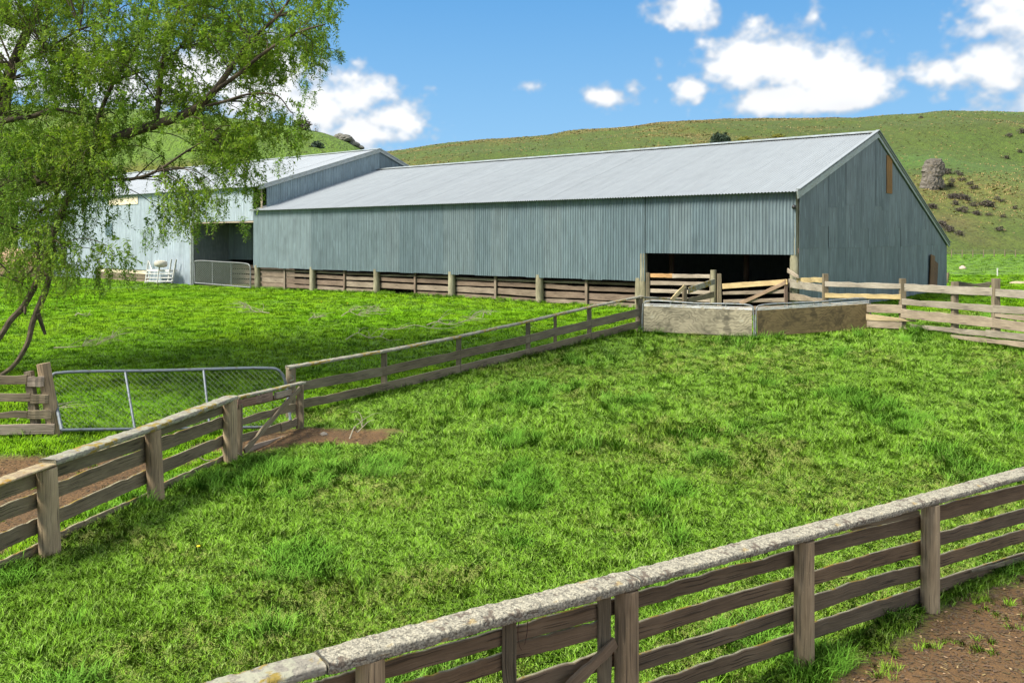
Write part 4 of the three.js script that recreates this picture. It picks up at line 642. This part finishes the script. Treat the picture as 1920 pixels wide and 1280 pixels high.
  // single long shoots hanging clear of the crown
  for (const [x, y, l] of [[184, 500, 1.0], [128, 495, .95], [245, 490, .8], [203, 505, .7], [270, 430, .7], [282, 425, .65], [300, 415, .7], [345, 380, .75], [373, 408, .7], [455, 405, .55], [463, 420, .5], [480, 360, .6], [520, 300, .5], [558, 240, .6], [572, 150, .7], [586, 170, .5], [640, 95, .35], [632, 92, .4], [622, 95, .3], [560, 190, .9], [548, 215, .9], [310, 430, .5], [225, 470, .9], [238, 480, 1.0], [395, 405, .4], [525, 290, .6], [605, 60, .8], [600, 20, .9], [612, 0, .6], [626, -10, .5]]) for (let i = 0; i < 4; i++) { const A = P(x + rr(-4, 4), y, rr(16.9, 17.4)); o.position.copy(A); o.rotation.set(rr(-.15, .15), rr(0, 6.28), rr(-.15, .15)); o.scale.set(1, l, 1); o.updateMatrix(); lists[i].push([o.matrix.clone(), [.85, .92, .85]]); }
  lists.forEach((L, k) => {
    const m = new THREE.InstancedMesh(shoot(24 + k * 2, .55 + .06 * k, 31 + k * 7), leafM, L.length); m.name = 'crown'; m.userData.kind = 'stuff'; m.castShadow = m.receiveShadow = true;
    L.forEach(([q, c], i) => { m.setMatrixAt(i, q.clone().premultiply(new THREE.Matrix4().makeTranslation(-g.position.x, -g.position.y, -g.position.z))); m.setColorAt(i, tint.setRGB(...c)); }); g.add(m);
  });
  const arc = [P(595, 96, 17.2), P(612, 90, 17.2), P(630, 94, 17.2), P(640, 104, 17.2), P(641, 112, 17.2)]; part('shoot', tube(arc, [.006, .003], 4, 4), M.bark, g);
}

// ---------------------------------------------------------------- grass
function tuft(n, rad, h0, h1, w, seed, o = {}) {
  const q = rng(seed), f = (a, b) => a + (b - a) * q(), pos = [], col = [], idx = [], { lean = .5, seeds = 0, c0 = [.145, .30, .016], c1 = [.24, .41, .04] } = o;
  for (let i = 0; i < n; i++) {
    const a = f(0, 6.28), r = rad * Math.sqrt(q()), x = Math.cos(a) * r, zz = Math.sin(a) * r, h = f(h0, h1), b = f(0, 6.28), l = h * f(.15, lean), tx = Math.cos(b) * l, tz = Math.sin(b) * l, s = f(0, 3.14), wx = Math.cos(s) * w / 2, wz = Math.sin(s) * w / 2, k = pos.length / 3, y = q(), dk = f(.82, 1.15);
    pos.push(x - wx, -.01, zz - wz, x + wx, -.01, zz + wz, x + tx * .38 - wx * .8, h * .62, zz + tz * .38 - wz * .8, x + tx * .38 + wx * .8, h * .62, zz + tz * .38 + wz * .8, x + tx, h * (1 - .25 * l / h), zz + tz);
    const pale = q() < o.pale ? 1 : 0; for (let c = 0; c < 5; c++) for (let e = 0; e < 3; e++) col.push(dk * (pale ? [.33, .47, .11][e] : lerp(c0[e], c1[e], y))); idx.push(k, k + 1, k + 2, k + 1, k + 3, k + 2, k + 2, k + 3, k + 4);
    if (i < seeds) { const hx = x + tx * 1.1, hz = zz + tz * 1.1, hy = h * 1.12; for (let e = 0; e < 4; e++) { const m = pos.length / 3, ox = f(-.014, .014), oz = f(-.014, .014), oy = f(-.03, .02), t = .0055; pos.push(hx + ox - t, hy + oy, hz + oz, hx + ox + t, hy + oy, hz + oz - t * .4, hx + ox, hy + oy + t * 1.9, hz + oz + t * .4); for (let c = 0; c < 3; c++) col.push(.36, .42, .11); idx.push(m, m + 1, m + 2); } }
  }
  const g = geom(pos, new Array(pos.length / 3 * 2).fill(0), idx, col), nm = g.attributes.normal; for (let i = 0; i < nm.count; i++) { const v = V(nm.getX(i), nm.getY(i), nm.getZ(i)); if (v.y < 0) v.negate(); v.multiplyScalar(.55).add(V(0, .8, 0)).normalize(); nm.setXYZ(i, v.x, v.y, v.z); }
  return g;
}
const grassM = std({ vertexColors: true, roughness: .9, side: THREE.DoubleSide });
const bladeM = new THREE.MeshPhysicalMaterial({ vertexColors: true, roughness: .8, side: THREE.DoubleSide, specularIntensity: .2 });
function scatter(name, label, geos, list, mat, cat) {
  const g = thing(name, label, null, V(0, 0, 0)); g.userData.kind = 'stuff'; const tint = new THREE.Color();
  geos.forEach((geo, k) => { const L = list.filter((a) => a[2] === k); if (!L.length) return; const m = new THREE.InstancedMesh(geo, mat, L.length); m.name = 'tuft'; m.userData.kind = 'stuff'; m.castShadow = m.receiveShadow = true; L.forEach(([q, c], i) => { m.setMatrixAt(i, q); m.setColorAt(i, tint.setRGB(...c)); }); g.add(m); });
}
{
  const o = new THREE.Object3D(), pad = [], lawn = [], edge = [];
  const put = (L, X, Z, k, s, sy, c) => { o.position.set(X, ground(X, Z) - .01, -Z); o.rotation.set(rr(-.12, .12), rr(0, 6.28), rr(-.12, .12)); o.scale.set(s, s * sy, s); o.updateMatrix(); L.push([o.matrix.clone(), c, k]); };
  const cell = (z0, z1, st, fn) => { for (let Z = z0; Z < z1; Z += st) for (let X = -.66 * Z - 1.2; X < .66 * Z + 2.2; X += st) fn(X + rr(-.5, .5) * st, Z + rr(-.5, .5) * st, st); };
  const shadeC = (X, Z, isPad) => { const y = ss(.38, .66, fb2(X * .5 + 40, Z * .5, 4)), d = ss(.56, .70, fb2(X * .9 + 7, Z * .9 + 20, 3)), v = .85 + .3 * fb2(X * 3, Z * 3, 2); return { y, d, c: [v * lerp(.93, 1.05, y) * lerp(1, .84, d), v * lerp(1.0, 1.05, y) * lerp(1, .92, d), v * lerp(.9, 1.1, y) * lerp(1, .95, d)] }; };
  const one = (X, Z, st) => {
    if (inBarn(X, Z, -.05) || (Z > 60 && X < 8)) return; const dd = dirt(X, Z); if (R() < ss(.1, .75, dd)) return;
    const inPad = midSide(X, Z) > 0 && X > fenceLX(Z) - .2 && Z > fenceF(X) - .6 && Z < 25 * K, { y, d, c } = shadeC(X, Z, inPad), far = Math.sqrt(st / .075);
    const lump = ss(.48, .68, fb2(X * 1.15 + 3, Z * 1.15 + 8, 3));
    if (inPad) { const big = d > .5 && R() < .30; put(pad, X, Z, big ? 3 : y > .45 && R() < .45 ? 2 : Math.floor(R() * 2), Math.min(1.9, far) * (big ? 1.15 : 1), (.42 + .36 * lump + .2 * d) / Math.pow(Math.min(1.9, far), .55), c); }
    else put(lawn, X, Z, Math.floor(R() * 2), Math.min(Z > 60 ? 3.2 : 2.6, far * 1.05), (.55 + .16 * lump) / Math.pow(Math.min(Z > 60 ? 6 : 2.6, far), .75), Z > 60 ? [c[0] * 1.05, c[1] * 1.0, c[2] * 2.4] : [c[0] * lerp(1.0, 1.08, y), c[1] * 1.06, c[2] * .75]);
  };
  cell(4.2, 9, .062, one); cell(9, 14, .080, one); cell(14, 20, .105, one); cell(20, 30, .15, one); cell(30, 46, .23, one); cell(46, 60, .36, one); cell(60, 150, .95, one);
  // ragged tufts along fences and on the bare earth
  const along = (x0, z0, x1, z1, n, sp, h) => { for (let i = 0; i < n; i++) { const t = R(), X = lerp(x0, x1, t) + rr(-sp, sp), Z = lerp(z0, z1, t) + rr(-sp, sp); if (fb2(X * 1.6 + 50, Z * 1.6, 2) > .42) put(edge, X, Z, Math.floor(R() * 2), rr(.8, 1.3), h * rr(.6, 1.2), [.85, .95, .9]); } };
  along(-1, fenceF(-1), 7, fenceF(7), 260, .13, .7); along(fenceLX(9), 9, fenceLX(14), 14, 260, .14, .8); along(...[-4.28, 15.5 * K], ...[3.58, 22.4 * K], 420, .12, 1.0); along(-8.5, 14.3, -4.6, 15.9, 200, .2, 1.1); along(3.6, 22.2 * K, 9.8, 21.6 * K, 300, .2, 1.0); along(10.2, 21 * K, 11.3, 17 * K, 200, .15, 1.0);
  { const a = barn(5.6, -.1), b = barn(30, -.1); along(...a, ...b, 700, .22, 1.1); }
  for (let i = 0; i < 60; i++) { const X = rr(1.2, 6.2), Z = fenceF(X) - rr(.25, 2.2); for (let j = 0, n = Math.round(rr(1, 6)); j < n; j++) put(edge, X + rr(-.09, .09), Z + rr(-.06, .06), Math.floor(R() * 2), rr(.45, .8), rr(.45, .9), [1.0, 1.0, .9]); }
  for (let i = 0; i < 26; i++) { const Z = rr(8.5, 14), X = fenceLX(Z) - rr(.15, 2.6); for (let j = 0; j < 3; j++) put(edge, X + rr(-.07, .07), Z + rr(-.05, .05), Math.floor(R() * 2), rr(.5, .9), rr(.4, .9), [1, 1, .9]); }
  const G = [tuft(34, .09, .07, .16, .0066, 5, { lean: .8, pale: .16 }), tuft(34, .09, .08, .19, .0066, 6, { lean: 1.1, pale: .20 }), tuft(30, .09, .07, .15, .006, 7, { seeds: 17, lean: .7, pale: .22, c0: [.155, .285, .015], c1: [.255, .385, .042] }), tuft(46, .07, .14, .30, .0062, 8, { lean: .95, c0: [.105, .25, .018], c1: [.19, .36, .04] })];
  scatter('paddock_grass', 'thick tufted pasture grass filling the fenced paddock in the foreground', G, pad, bladeM);
  scatter('lawn_grass', 'short bright grass between the middle fence and the barn', [tuft(34, .10, .05, .12, .0075, 15, { c0: [.13, .28, .007], c1: [.215, .39, .012] }), tuft(34, .10, .05, .13, .007, 16, { lean: .8, c0: [.13, .275, .007], c1: [.21, .39, .012] })], lawn, bladeM);
  scatter('fence_grass', 'ragged grass tufts along the fence feet and on the bare earth', [tuft(30, .06, .08, .20, .006, 25, { lean: .8 }), tuft(26, .05, .07, .17, .006, 26, { lean: 1.0 })], edge, bladeM);
}
// chips, bark and stalks on the bare earth
{
  const q = rng(77), f = (a, b) => a + (b - a) * q(), pos = [], uv = [], idx = [], col = [];
  const chip = (X, Z) => { const a = f(0, 3.14), l = f(.006, .03), w = f(.003, .009), y = ground(X, Z) + f(.003, .010), c = Math.cos(a), s = Math.sin(a), n = pos.length / 3, h = f(.002, .006), k = f(.05, .12) + (q() < .06 ? .2 : 0), br = [k, k * f(.58, .74), k * f(.26, .40)]; for (const [i, j, e] of [[-l, -w, 0], [l, -w, 0], [l, w, 0], [-l, w, 0], [0, 0, h]]) { pos.push(X + c * i - s * j, y + e + f(-.003, .003), -Z + s * i + c * j); uv.push(0, 0); col.push(...br); } idx.push(n, n + 1, n + 4, n + 1, n + 2, n + 4, n + 2, n + 3, n + 4, n + 3, n, n + 4); };
  for (let i = 0; i < 15000; i++) { const X = f(.4, 7), Z = fenceF(X) - f(-.2, 3.2); if (Z > 3.6 && dirt(X, Z) > .5) chip(X, Z); }
  for (let i = 0; i < 14000; i++) { const Z = f(7.5, 16), X = fenceLX(Z) - f(-1.8, 5); if (dirt(X, Z) > .5) chip(X, Z); }
  const m = part(numbered('wood_chips'), geom(pos, uv, idx, col), std({ vertexColors: true, roughness: 1 }), scene); tag(m, 'scattered bark chips and straw bits on the bare brown earth', null, null, 'stuff');
}

// ---------------------------------------------------------------- fallen branches on the lawn and odd sticks
function pxGround(px, py) { let lo = 3, hi = 120; for (let i = 0; i < 40; i++) { const Z = (lo + hi) / 2, X = (px - 960) / F * Z; if (drop(X, Z) * F / Z > py - HZ) lo = Z; else hi = Z; } return [(px - 960) / F * lo, lo]; }
function deadBranch(label, px, py, len, dir, n, spread, r = .014, mat = M.stick) {
  const [X, Z] = pxGround(px, py), p = V(X, ground(X, Z) + .05, -Z), g = thing('fallen_branch', label, 'branch', p, 'dead branches lying on the grass'), gs = [], main = [];
  let q = p.clone(), a = dir; const step = len / 5; for (let i = 0; i <= 5; i++) { main.push(q.clone()); a += rr(-.4, .4); q = q.clone().add(V(Math.cos(a) * step, 0, -Math.sin(a) * step)); q.y = ground(q.x, -q.z) + rr(.03, .22); }
  gs.push(tube(main, [r, r * .9, r * .7, r * .5, r * .3], 5, 4));
  for (let i = 0; i < n; i++) { const s = main[1 + Math.floor(R() * 4)], b = dir + rr(-1.3, 1.3), l = rr(.3, 1) * spread, h = rr(0, .3) * spread, pts = [s]; for (let k = 1; k < 4; k++) pts.push(s.clone().add(V(Math.cos(b + k * .15) * l * k / 3, h * Math.sin(k / 3 * 2.2), -Math.sin(b + k * .15) * l * k / 3))); gs.push(tube(pts, [r * .5, r * .35, r * .18], 4, 3)); }
  part('wood', mergeGeometries(gs), mat, g); return g;
}
deadBranch('pale twiggy dead branch on the lawn in front of the shed bay, leftmost heap', 505, 590, 1.3, 2.6, 20, .9);
deadBranch('small pale twig heap on the lawn between two larger dead branches', 578, 604, .5, .4, 14, .5);
deadBranch('bushy pale dead branch on the lawn below the barn\'s third post', 640, 596, 1.4, -.3, 22, .9);
deadBranch('thin dead branch curving toward the middle fence\'s lower end', 648, 640, 1.6, .5, 8, .8, .012);
deadBranch('long bare dead branch arching across the lawn, longest of them', 712, 620, 2.6, .15, 6, .7, .014);
deadBranch('spreading dead branch beside the middle fence\'s top rail', 800, 612, 1.6, -.2, 22, 1.1);
deadBranch('flat grey dead branch in dark grass under the willow', 100, 655, 1.8, .25, 24, .9, .013);
deadBranch('forked pale stick lying on the bare patch by the wooden gate', 655, 828, .9, 1.0, 3, .7, .012);
deadBranch('pale twig standing in grass right of the barn\'s fourth post', 905, 598, .5, 1.2, 5, .5);
deadBranch('short pale stick on the sunny lawn under the willow tip', 140, 594, .5, .1, 2, .3, .02);
deadBranch('tangle of pale twigs behind the stub of board fence', 30, 795, .9, .5, 18, .6, .012);
deadBranch('long thin stick lying on the earth behind the left fence', 335, 876, 1.0, .45, 1, .2, .012, M.pale[2]);
deadBranch('dark thin twigs on the grass left of the middle fence', 670, 585, .9, .8, 8, .6, .009);
for (const [px, py, label] of [[370, 1051, 'yellow dandelion in the paddock grass at the lower left'], [602, 574, 'yellow dandelion on the lawn, right of the twig heap'], [651, 577, 'yellow dandelion on the lawn behind the bushy branch']]) {
  const [X, Z] = pxGround(px, py), y = ground(X, Z), g = thing('dandelion', label, 'flower', V(X, y, -Z)); part('stem', tube([V(X, y, -Z), V(X + .01, y + .12, -Z)], [.003], 4, 1), wood(.2, .3, .06), g); const h = new THREE.IcosahedronGeometry(.022, 1); h.scale(1, .45, 1); h.translate(X + .01, y + .165, -Z); part('flower_head', h, std({ color: rgb(.80, .55, .01), roughness: .8 }), g);
}
// ---------------------------------------------------------------- stones, rock outcrops, far field odds and ends
function boulder(p, sx, sy, sz, seed, detail = 3, strata = 0) {
  const g = new THREE.IcosahedronGeometry(1, detail), a = g.attributes.position, v = V(0, 0, 0);
  for (let i = 0; i < a.count; i++) { v.fromBufferAttribute(a, i); const n = 1 + .55 * (fbm(v.x * 1.6 + seed, v.y * 1.6, v.z * 1.6, 4) - .5) + strata * .10 * Math.sin(v.y * 17 + 4 * fbm(v.x * 2, seed, v.z * 2, 2)); v.multiplyScalar(n); a.setXYZ(i, v.x * sx + p.x, Math.max(-.35, v.y) * sy + p.y, v.z * sz + p.z); }
  g.computeVertexNormals(); return toCreasedNormals(g, .5);
}
{
  const on = (k, Z, fn) => { const X = (k - 960) / F * Z; return V(X, fn(X, Z), -Z); };
  let ZR = 143; while (ZR < 290 && HZ - (hillR((1750 - 960) / F * ZR, ZR) - CY) / ZR * F > 354) ZR += .5;
  const p = on(1750, ZR, hillR), g = thing('rock_outcrop', 'tall layered grey rock outcrop standing on the hillside right of the barn', 'rock', p), rm = std({ map: rep(mottle, 3, 3), color: rgb(.215, .19, .16), roughness: 1, bumpMap: rep(soilBump, 4, 4), bumpScale: .3 });
  const gb = (k, y, sx, sy, sz, s) => part('rock', boulder(at(k, y, ZR), sx * ZR / 192, sy * ZR / 192, sz * ZR / 192, s, 4, 1), rm, g);
  gb(1747, 338, 2.0, 4.6, 2.0, 3); gb(1750, 321, 2.3, 3.2, 2.0, 7); gb(1744, 352, 2.1, 2.6, 2.0, 12); gb(1752, 309, 2.0, 1.5, 1.7, 19); gb(1757, 318, 1.7, 2.2, 1.6, 41); gb(1757, 346, 1.5, 2.4, 1.5, 23); gb(1739, 330, 1.0, 2.6, 1.2, 29);
  const q = on(650, 146, hillL), h = thing('rock_outcrop', 'row of small dark rocks along the rocky end of the left hill', 'rock', q), rm2 = std({ map: rep(mottle, 2, 2), color: rgb(.17, .165, .14), roughness: 1 });
  for (const [k, Z, s] of [[636, 148, 1.0], [641, 148, .8], [648, 147, 1.3], [655, 148, 1.0], [661, 147, .8], [667, 148, .9], [676, 148, .7]]) { const b = on(k, Z, hillL); part('rock', boulder(b.add(V(0, s * .15, 0)), s * .95, s * .7, s, k, 4, .6), rm2, h); }
  // shrubs: a leafy clump of small faces on a short stem
  const shrubGeo = (w, hgt, seed, n, leaf) => { const f = rng(seed), pos = [], idx = []; for (let i = 0; i < n; i++) { const a = f() * 6.28, r = Math.sqrt(f()) * (1 - .3 * f()), y = f(), rad = w * r * Math.sqrt(Math.max(.05, 1 - (y - .35) ** 2 * 1.7)) * (.75 + .5 * vn3(Math.cos(a) * 2 + seed, y * 3, Math.sin(a) * 2)), c = V(Math.cos(a) * rad, y * hgt * (.8 + .4 * vn3(Math.cos(a) * 2, seed, Math.sin(a) * 2)), Math.sin(a) * rad), s = leaf * (.6 + f()), k = pos.length / 3; for (let j = 0; j < 3; j++) { pos.push(c.x + (f() - .5) * s * 2, c.y + (f() - .5) * s * 2, c.z + (f() - .5) * s * 2); } idx.push(k, k + 1, k + 2); } return geom(pos, new Array(pos.length / 3 * 2).fill(0), idx); };
  const shrub = (name, label, cat, p, w, hgt, m, group, geo, raw) => { const g = thing(name, label, cat, p, group), a = new THREE.Mesh(geo || shrubGeo(w, hgt, Math.floor(p.x * 13 + 999), Math.round(220 + 260 * w), .10 + .09 * w), m); a.name = 'crown'; a.castShadow = a.receiveShadow = true; if (geo && !raw) a.scale.set(w, hgt, w); g.add(a); part('stem', tube([p.clone().add(V(0, -.3, 0)), p.clone().add(V(0, hgt * .5, 0))], [w * .08, w * .04], 5, 1), M.bark, g); return g; };
  const heath = std({ color: rgb(.075, .062, .050), roughness: 1, side: THREE.DoubleSide }), leafy = std({ color: rgb(.022, .045, .022), roughness: .8, side: THREE.DoubleSide }), gold = std({ color: rgb(.15, .15, .015), roughness: .9, side: THREE.DoubleSide });
  const place = (k, y) => { let Z = 143; for (; Z < 300; Z += .5) { const X = (k - 960) / F * Z; if ((HZ - (hillR(X, Z) - CY) / Z * F) <= y) break; } return on(k, Z, hillR); };
  const geos = [1, 2, 3].map((s) => shrubGeo(1, 1, s * 31, 260, .16));
  for (const [k, y, w] of [[1746, 390, 1.3], [1752, 391, 1.0], [1771, 324, 1.6], [1778, 327, 1.4], [1785, 342, 1.0], [1790, 369, .9], [1797, 373, .9], [1800, 370, 1.1], [1808, 374, 1.3], [1815, 376, 1.0], [1761, 345, 1.2], [1766, 352, 1.2], [1783, 350, 1.0], [1783, 373, 1.1], [1805, 339, 1.0], [1820, 348, 1.0], [1828, 355, 1.3], [1826, 388, 1.2], [1842, 386, 1.4], [1850, 387, 1.5], [1858, 388, 1.3], [1831, 401, 1.0], [1799, 396, 1.1], [1806, 398, 1.3], [1792, 385, 1.0], [1790, 370, 1.0], [1870, 376, .9], [1880, 378, .9], [1764, 426, 1.4], [1768, 423, 1.2], [1779, 432, 1.2], [1783, 436, 1.1], [1800, 441, 1.2], [1875, 433, 1.1], [1833, 404, .9], [1855, 405, .8], [1892, 257, 1.3], [1917, 251, 1.6], [1727, 222, 1.1], [1888, 298, 1.0], [1913, 287, 1.0], [1795, 325, 1.1], [1802, 330, .9], [1904, 393, .9], [1882, 408, .8]]) { const where = k > 1885 && y < 310 ? ['high on the tussock hill near the right edge', 'dark shrubs high on the hill'] : k < 1730 ? ['alone high on the hill above the barn roof', 'lone shrub above the roof'] : k < 1786 && y > 420 ? ['low on the slope beside the barn\'s lower roof edge', 'shrubs beside the lower roof edge'] : k < 1760 && y > 380 ? ['against the barn\'s sloping roof edge', 'shrubs against the roof edge'] : y < 360 && k < 1812 ? ['close on the right of the rock outcrop', 'shrubs beside the rock outcrop'] : y >= 360 && k < 1812 ? ['in the clusters below the rock outcrop', 'shrubs below the rock outcrop'] : y > 380 ? ['on the lower slope at the right edge', 'shrubs on the lower right slope'] : ['along the spur running down to the right of the outcrop', 'shrubs along the spur']; shrub('shrub', 'low dark shrub ' + where[0], 'shrub', place(k, y), w * rr(.75, 1.05), w * rr(.5, .75), heath, where[1], pick(geos)); }
  shrub('shrub', 'dark bush on the skyline of the left hill', 'shrub', on(568, 147, hillL), 1.5, 1.6, heath); shrub('shrub', 'thin bare bush on the left hill\'s skyline, right of the dark bush', 'shrub', on(594, 147, hillL), .8, 1.5, std({ color: rgb(.2, .16, .14), roughness: 1, side: THREE.DoubleSide }), null, shrubGeo(1, 1, 71, 60, .12));
  shrub('shrub', 'grey bush on the left hill\'s slope below the skyline', 'shrub', on(594, 132, hillL), 1.2, 1.0, leafy);
  { const c = place(1351, 278), q = -c.z / F; shrub('pine_tree', 'dark green tree top showing above the barn roof ridge', 'tree', c, 21 * q, 26 * q, leafy, null, shrubGeo(21 * q, 25 * q, 43, 2600, .30), true); }
  { const c = place(1460, 262), q = -c.z / F; shrub('gorse_bush', 'yellow green bush just above the barn ridge, right one of the two', 'shrub', c, 15 * q, 9 * q, gold, null, shrubGeo(15 * q, 9 * q, 47, 700, .22), true); }
  { const c = place(1398, 268), q = -c.z / F; shrub('gorse_bush', 'yellow green bush between the dark tree and its twin above the ridge', 'shrub', c, 17 * q, 10 * q, gold, null, shrubGeo(17 * q, 10 * q, 53, 700, .22), true); }
  { const c = at(8, 450, 75); shrub('bush', 'bright yellow green bush far left behind the willow', 'shrub', V(c.x, c.y - 3, c.z), 3.6, 6.2, std({ color: rgb(.15, .26, .02), roughness: .8, side: THREE.DoubleSide }), null, shrubGeo(1, 1, 59, 3000, .06)); }
  // tussock: tan clumps
  const o = new THREE.Object3D(), L = [], q2 = rng(5);
  for (let i = 0; i < 60000; i++) { const Z = 148 + 160 * Math.pow(q2(), .8), X = (q2() * 1.62 - .68) * Z * .62 + .12 * Z, t = tanZone(X, Z) * .9 + .12; if (q2() > t || (X / Z) < -.32) continue; const s = .20 + .28 * q2(); o.position.set(X, hillR(X, Z) - .05, -Z); o.rotation.set(0, q2() * 6.28, 0); o.scale.set(s, s * (.5 + .35 * q2()), s); o.updateMatrix(); const b = .75 + .5 * q2(); L.push([o.matrix.clone(), [b, b * .95, b * .85], i % 2]); }
  scatter('tussock', 'tan tussock grass dotted over the hill behind the barn', [tuft(16, .55, .5, 1.1, .20, 61, { lean: .9, c0: [.29, .24, .10], c1: [.39, .325, .15] }), tuft(14, .5, .4, 1.0, .22, 62, { lean: 1, c0: [.25, .205, .08], c1: [.35, .29, .125] })], L, grassM);
  // field beyond the end wall
  const fp = (px, py) => { const [X, Z] = pxGround(px, py); return V(X, ground(X, Z), -Z); };
  { const c = fp(1806, 504), k = thing('stone', 'pale pinkish stone lying in the far green field', 'stone', c); part('rock', boulder(c, .30, .26, .24, 5, 2), std({ color: rgb(.50, .38, .33), map: mottle }), k); }
  { const c = fp(1871, 517), k = thing('fence_standard', 'thin white fence standard upright in the far field', 'fence post', c); part('stake', post(c, c.clone().add(V(0, .45, 0)), .045, { sides: 6 }), M.white, k); part('cap', post(c.clone().add(V(0, .44, 0)), c.clone().add(V(0, .52, 0)), .055, { sides: 6 }), M.white, k); }
  { const c = fp(1775, 531), k = thing('fence_post', 'grey wooden post beside the barn\'s far corner', 'fence post', c); part('stake', post(c, c.clone().add(V(.1, .62, 0)), .09, { sides: 8 }), M.grey[2], k); }
  { const k = thing('timber_pile', 'low pile of old grey timber in the grass behind the right fence', 'timber', fp(1830, 540)); for (let i = 0; i < 7; i++) { const a = fp(1797 + rr(-4, 8), 541), b = fp(1858 + rr(-8, 4), 541); a.y += .06 + i * .05; b.y += .06 + (6 - i) * .04; part('plank', plank(a, b, .10, .10, .14), pick(M.grey), k); } }
  { const c = fp(1910, 532), k = thing('stone', 'flat tan stone in grass at the right edge behind the fence', 'stone', c); part('rock', boulder(c, .5, .14, .35, 9, 2), std({ color: rgb(.40, .34, .22), map: mottle }), k); }
  { const k = thing('field_fence', 'thin far wire fence along the foot of the hill', 'fence', fp(1850, 474)); for (let i = 0; i < 8; i++) { const c = fp(1785 + i * 20, 474.5); part('post', post(c, c.clone().add(V(0, 1.0, 0)), .07, { sides: 5, seg: 1 }), M.grey[2], k); } const a = fp(1785, 474.5), b = fp(1945, 474.5); for (const h of [.4, .9]) part('wire', tube([a.clone().add(V(0, h, 0)), b.clone().add(V(0, h, 0))], [.012], 4, 1), M.wire, k); }
  { const c = fp(660, 818), k = thing('stone', 'small grey stone on the bare patch right of the wooden gate', 'stone', fp(607, 815)); part('rock', boulder(fp(607, 815), .07, .05, .05, 4, 2), std({ color: rgb(.2, .18, .15), map: mottle }), k); }
  { const w = thing('bank_wall', 'pale topped low wall far left behind the willow', 'wall', fp(20, 520)), a = fp(-60, 520), b = fp(52, 519); part('wall_face', plank(a.clone().add(V(0, .2, 0)), b.clone().add(V(0, .2, 0)), .9, .9, .25), M.dark[0], w); part('coping', plank(a.clone().add(V(0, .70, 0)), b.clone().add(V(0, .70, 0)), .12, .12, .34), std({ color: rgb(.5, .47, .42) }), w); const e = thing('clay_bank', 'orange tan clay bank above the low wall, far left', 'bank', fp(10, 505)); part('earth', boulder(at(5, 505, 62), 3.4, 1.6, 2, 33, 4), std({ color: rgb(.45, .30, .18), map: rep(mottle, 2, 2), roughness: 1 }), e); }
}
renderer.render(scene, camera);
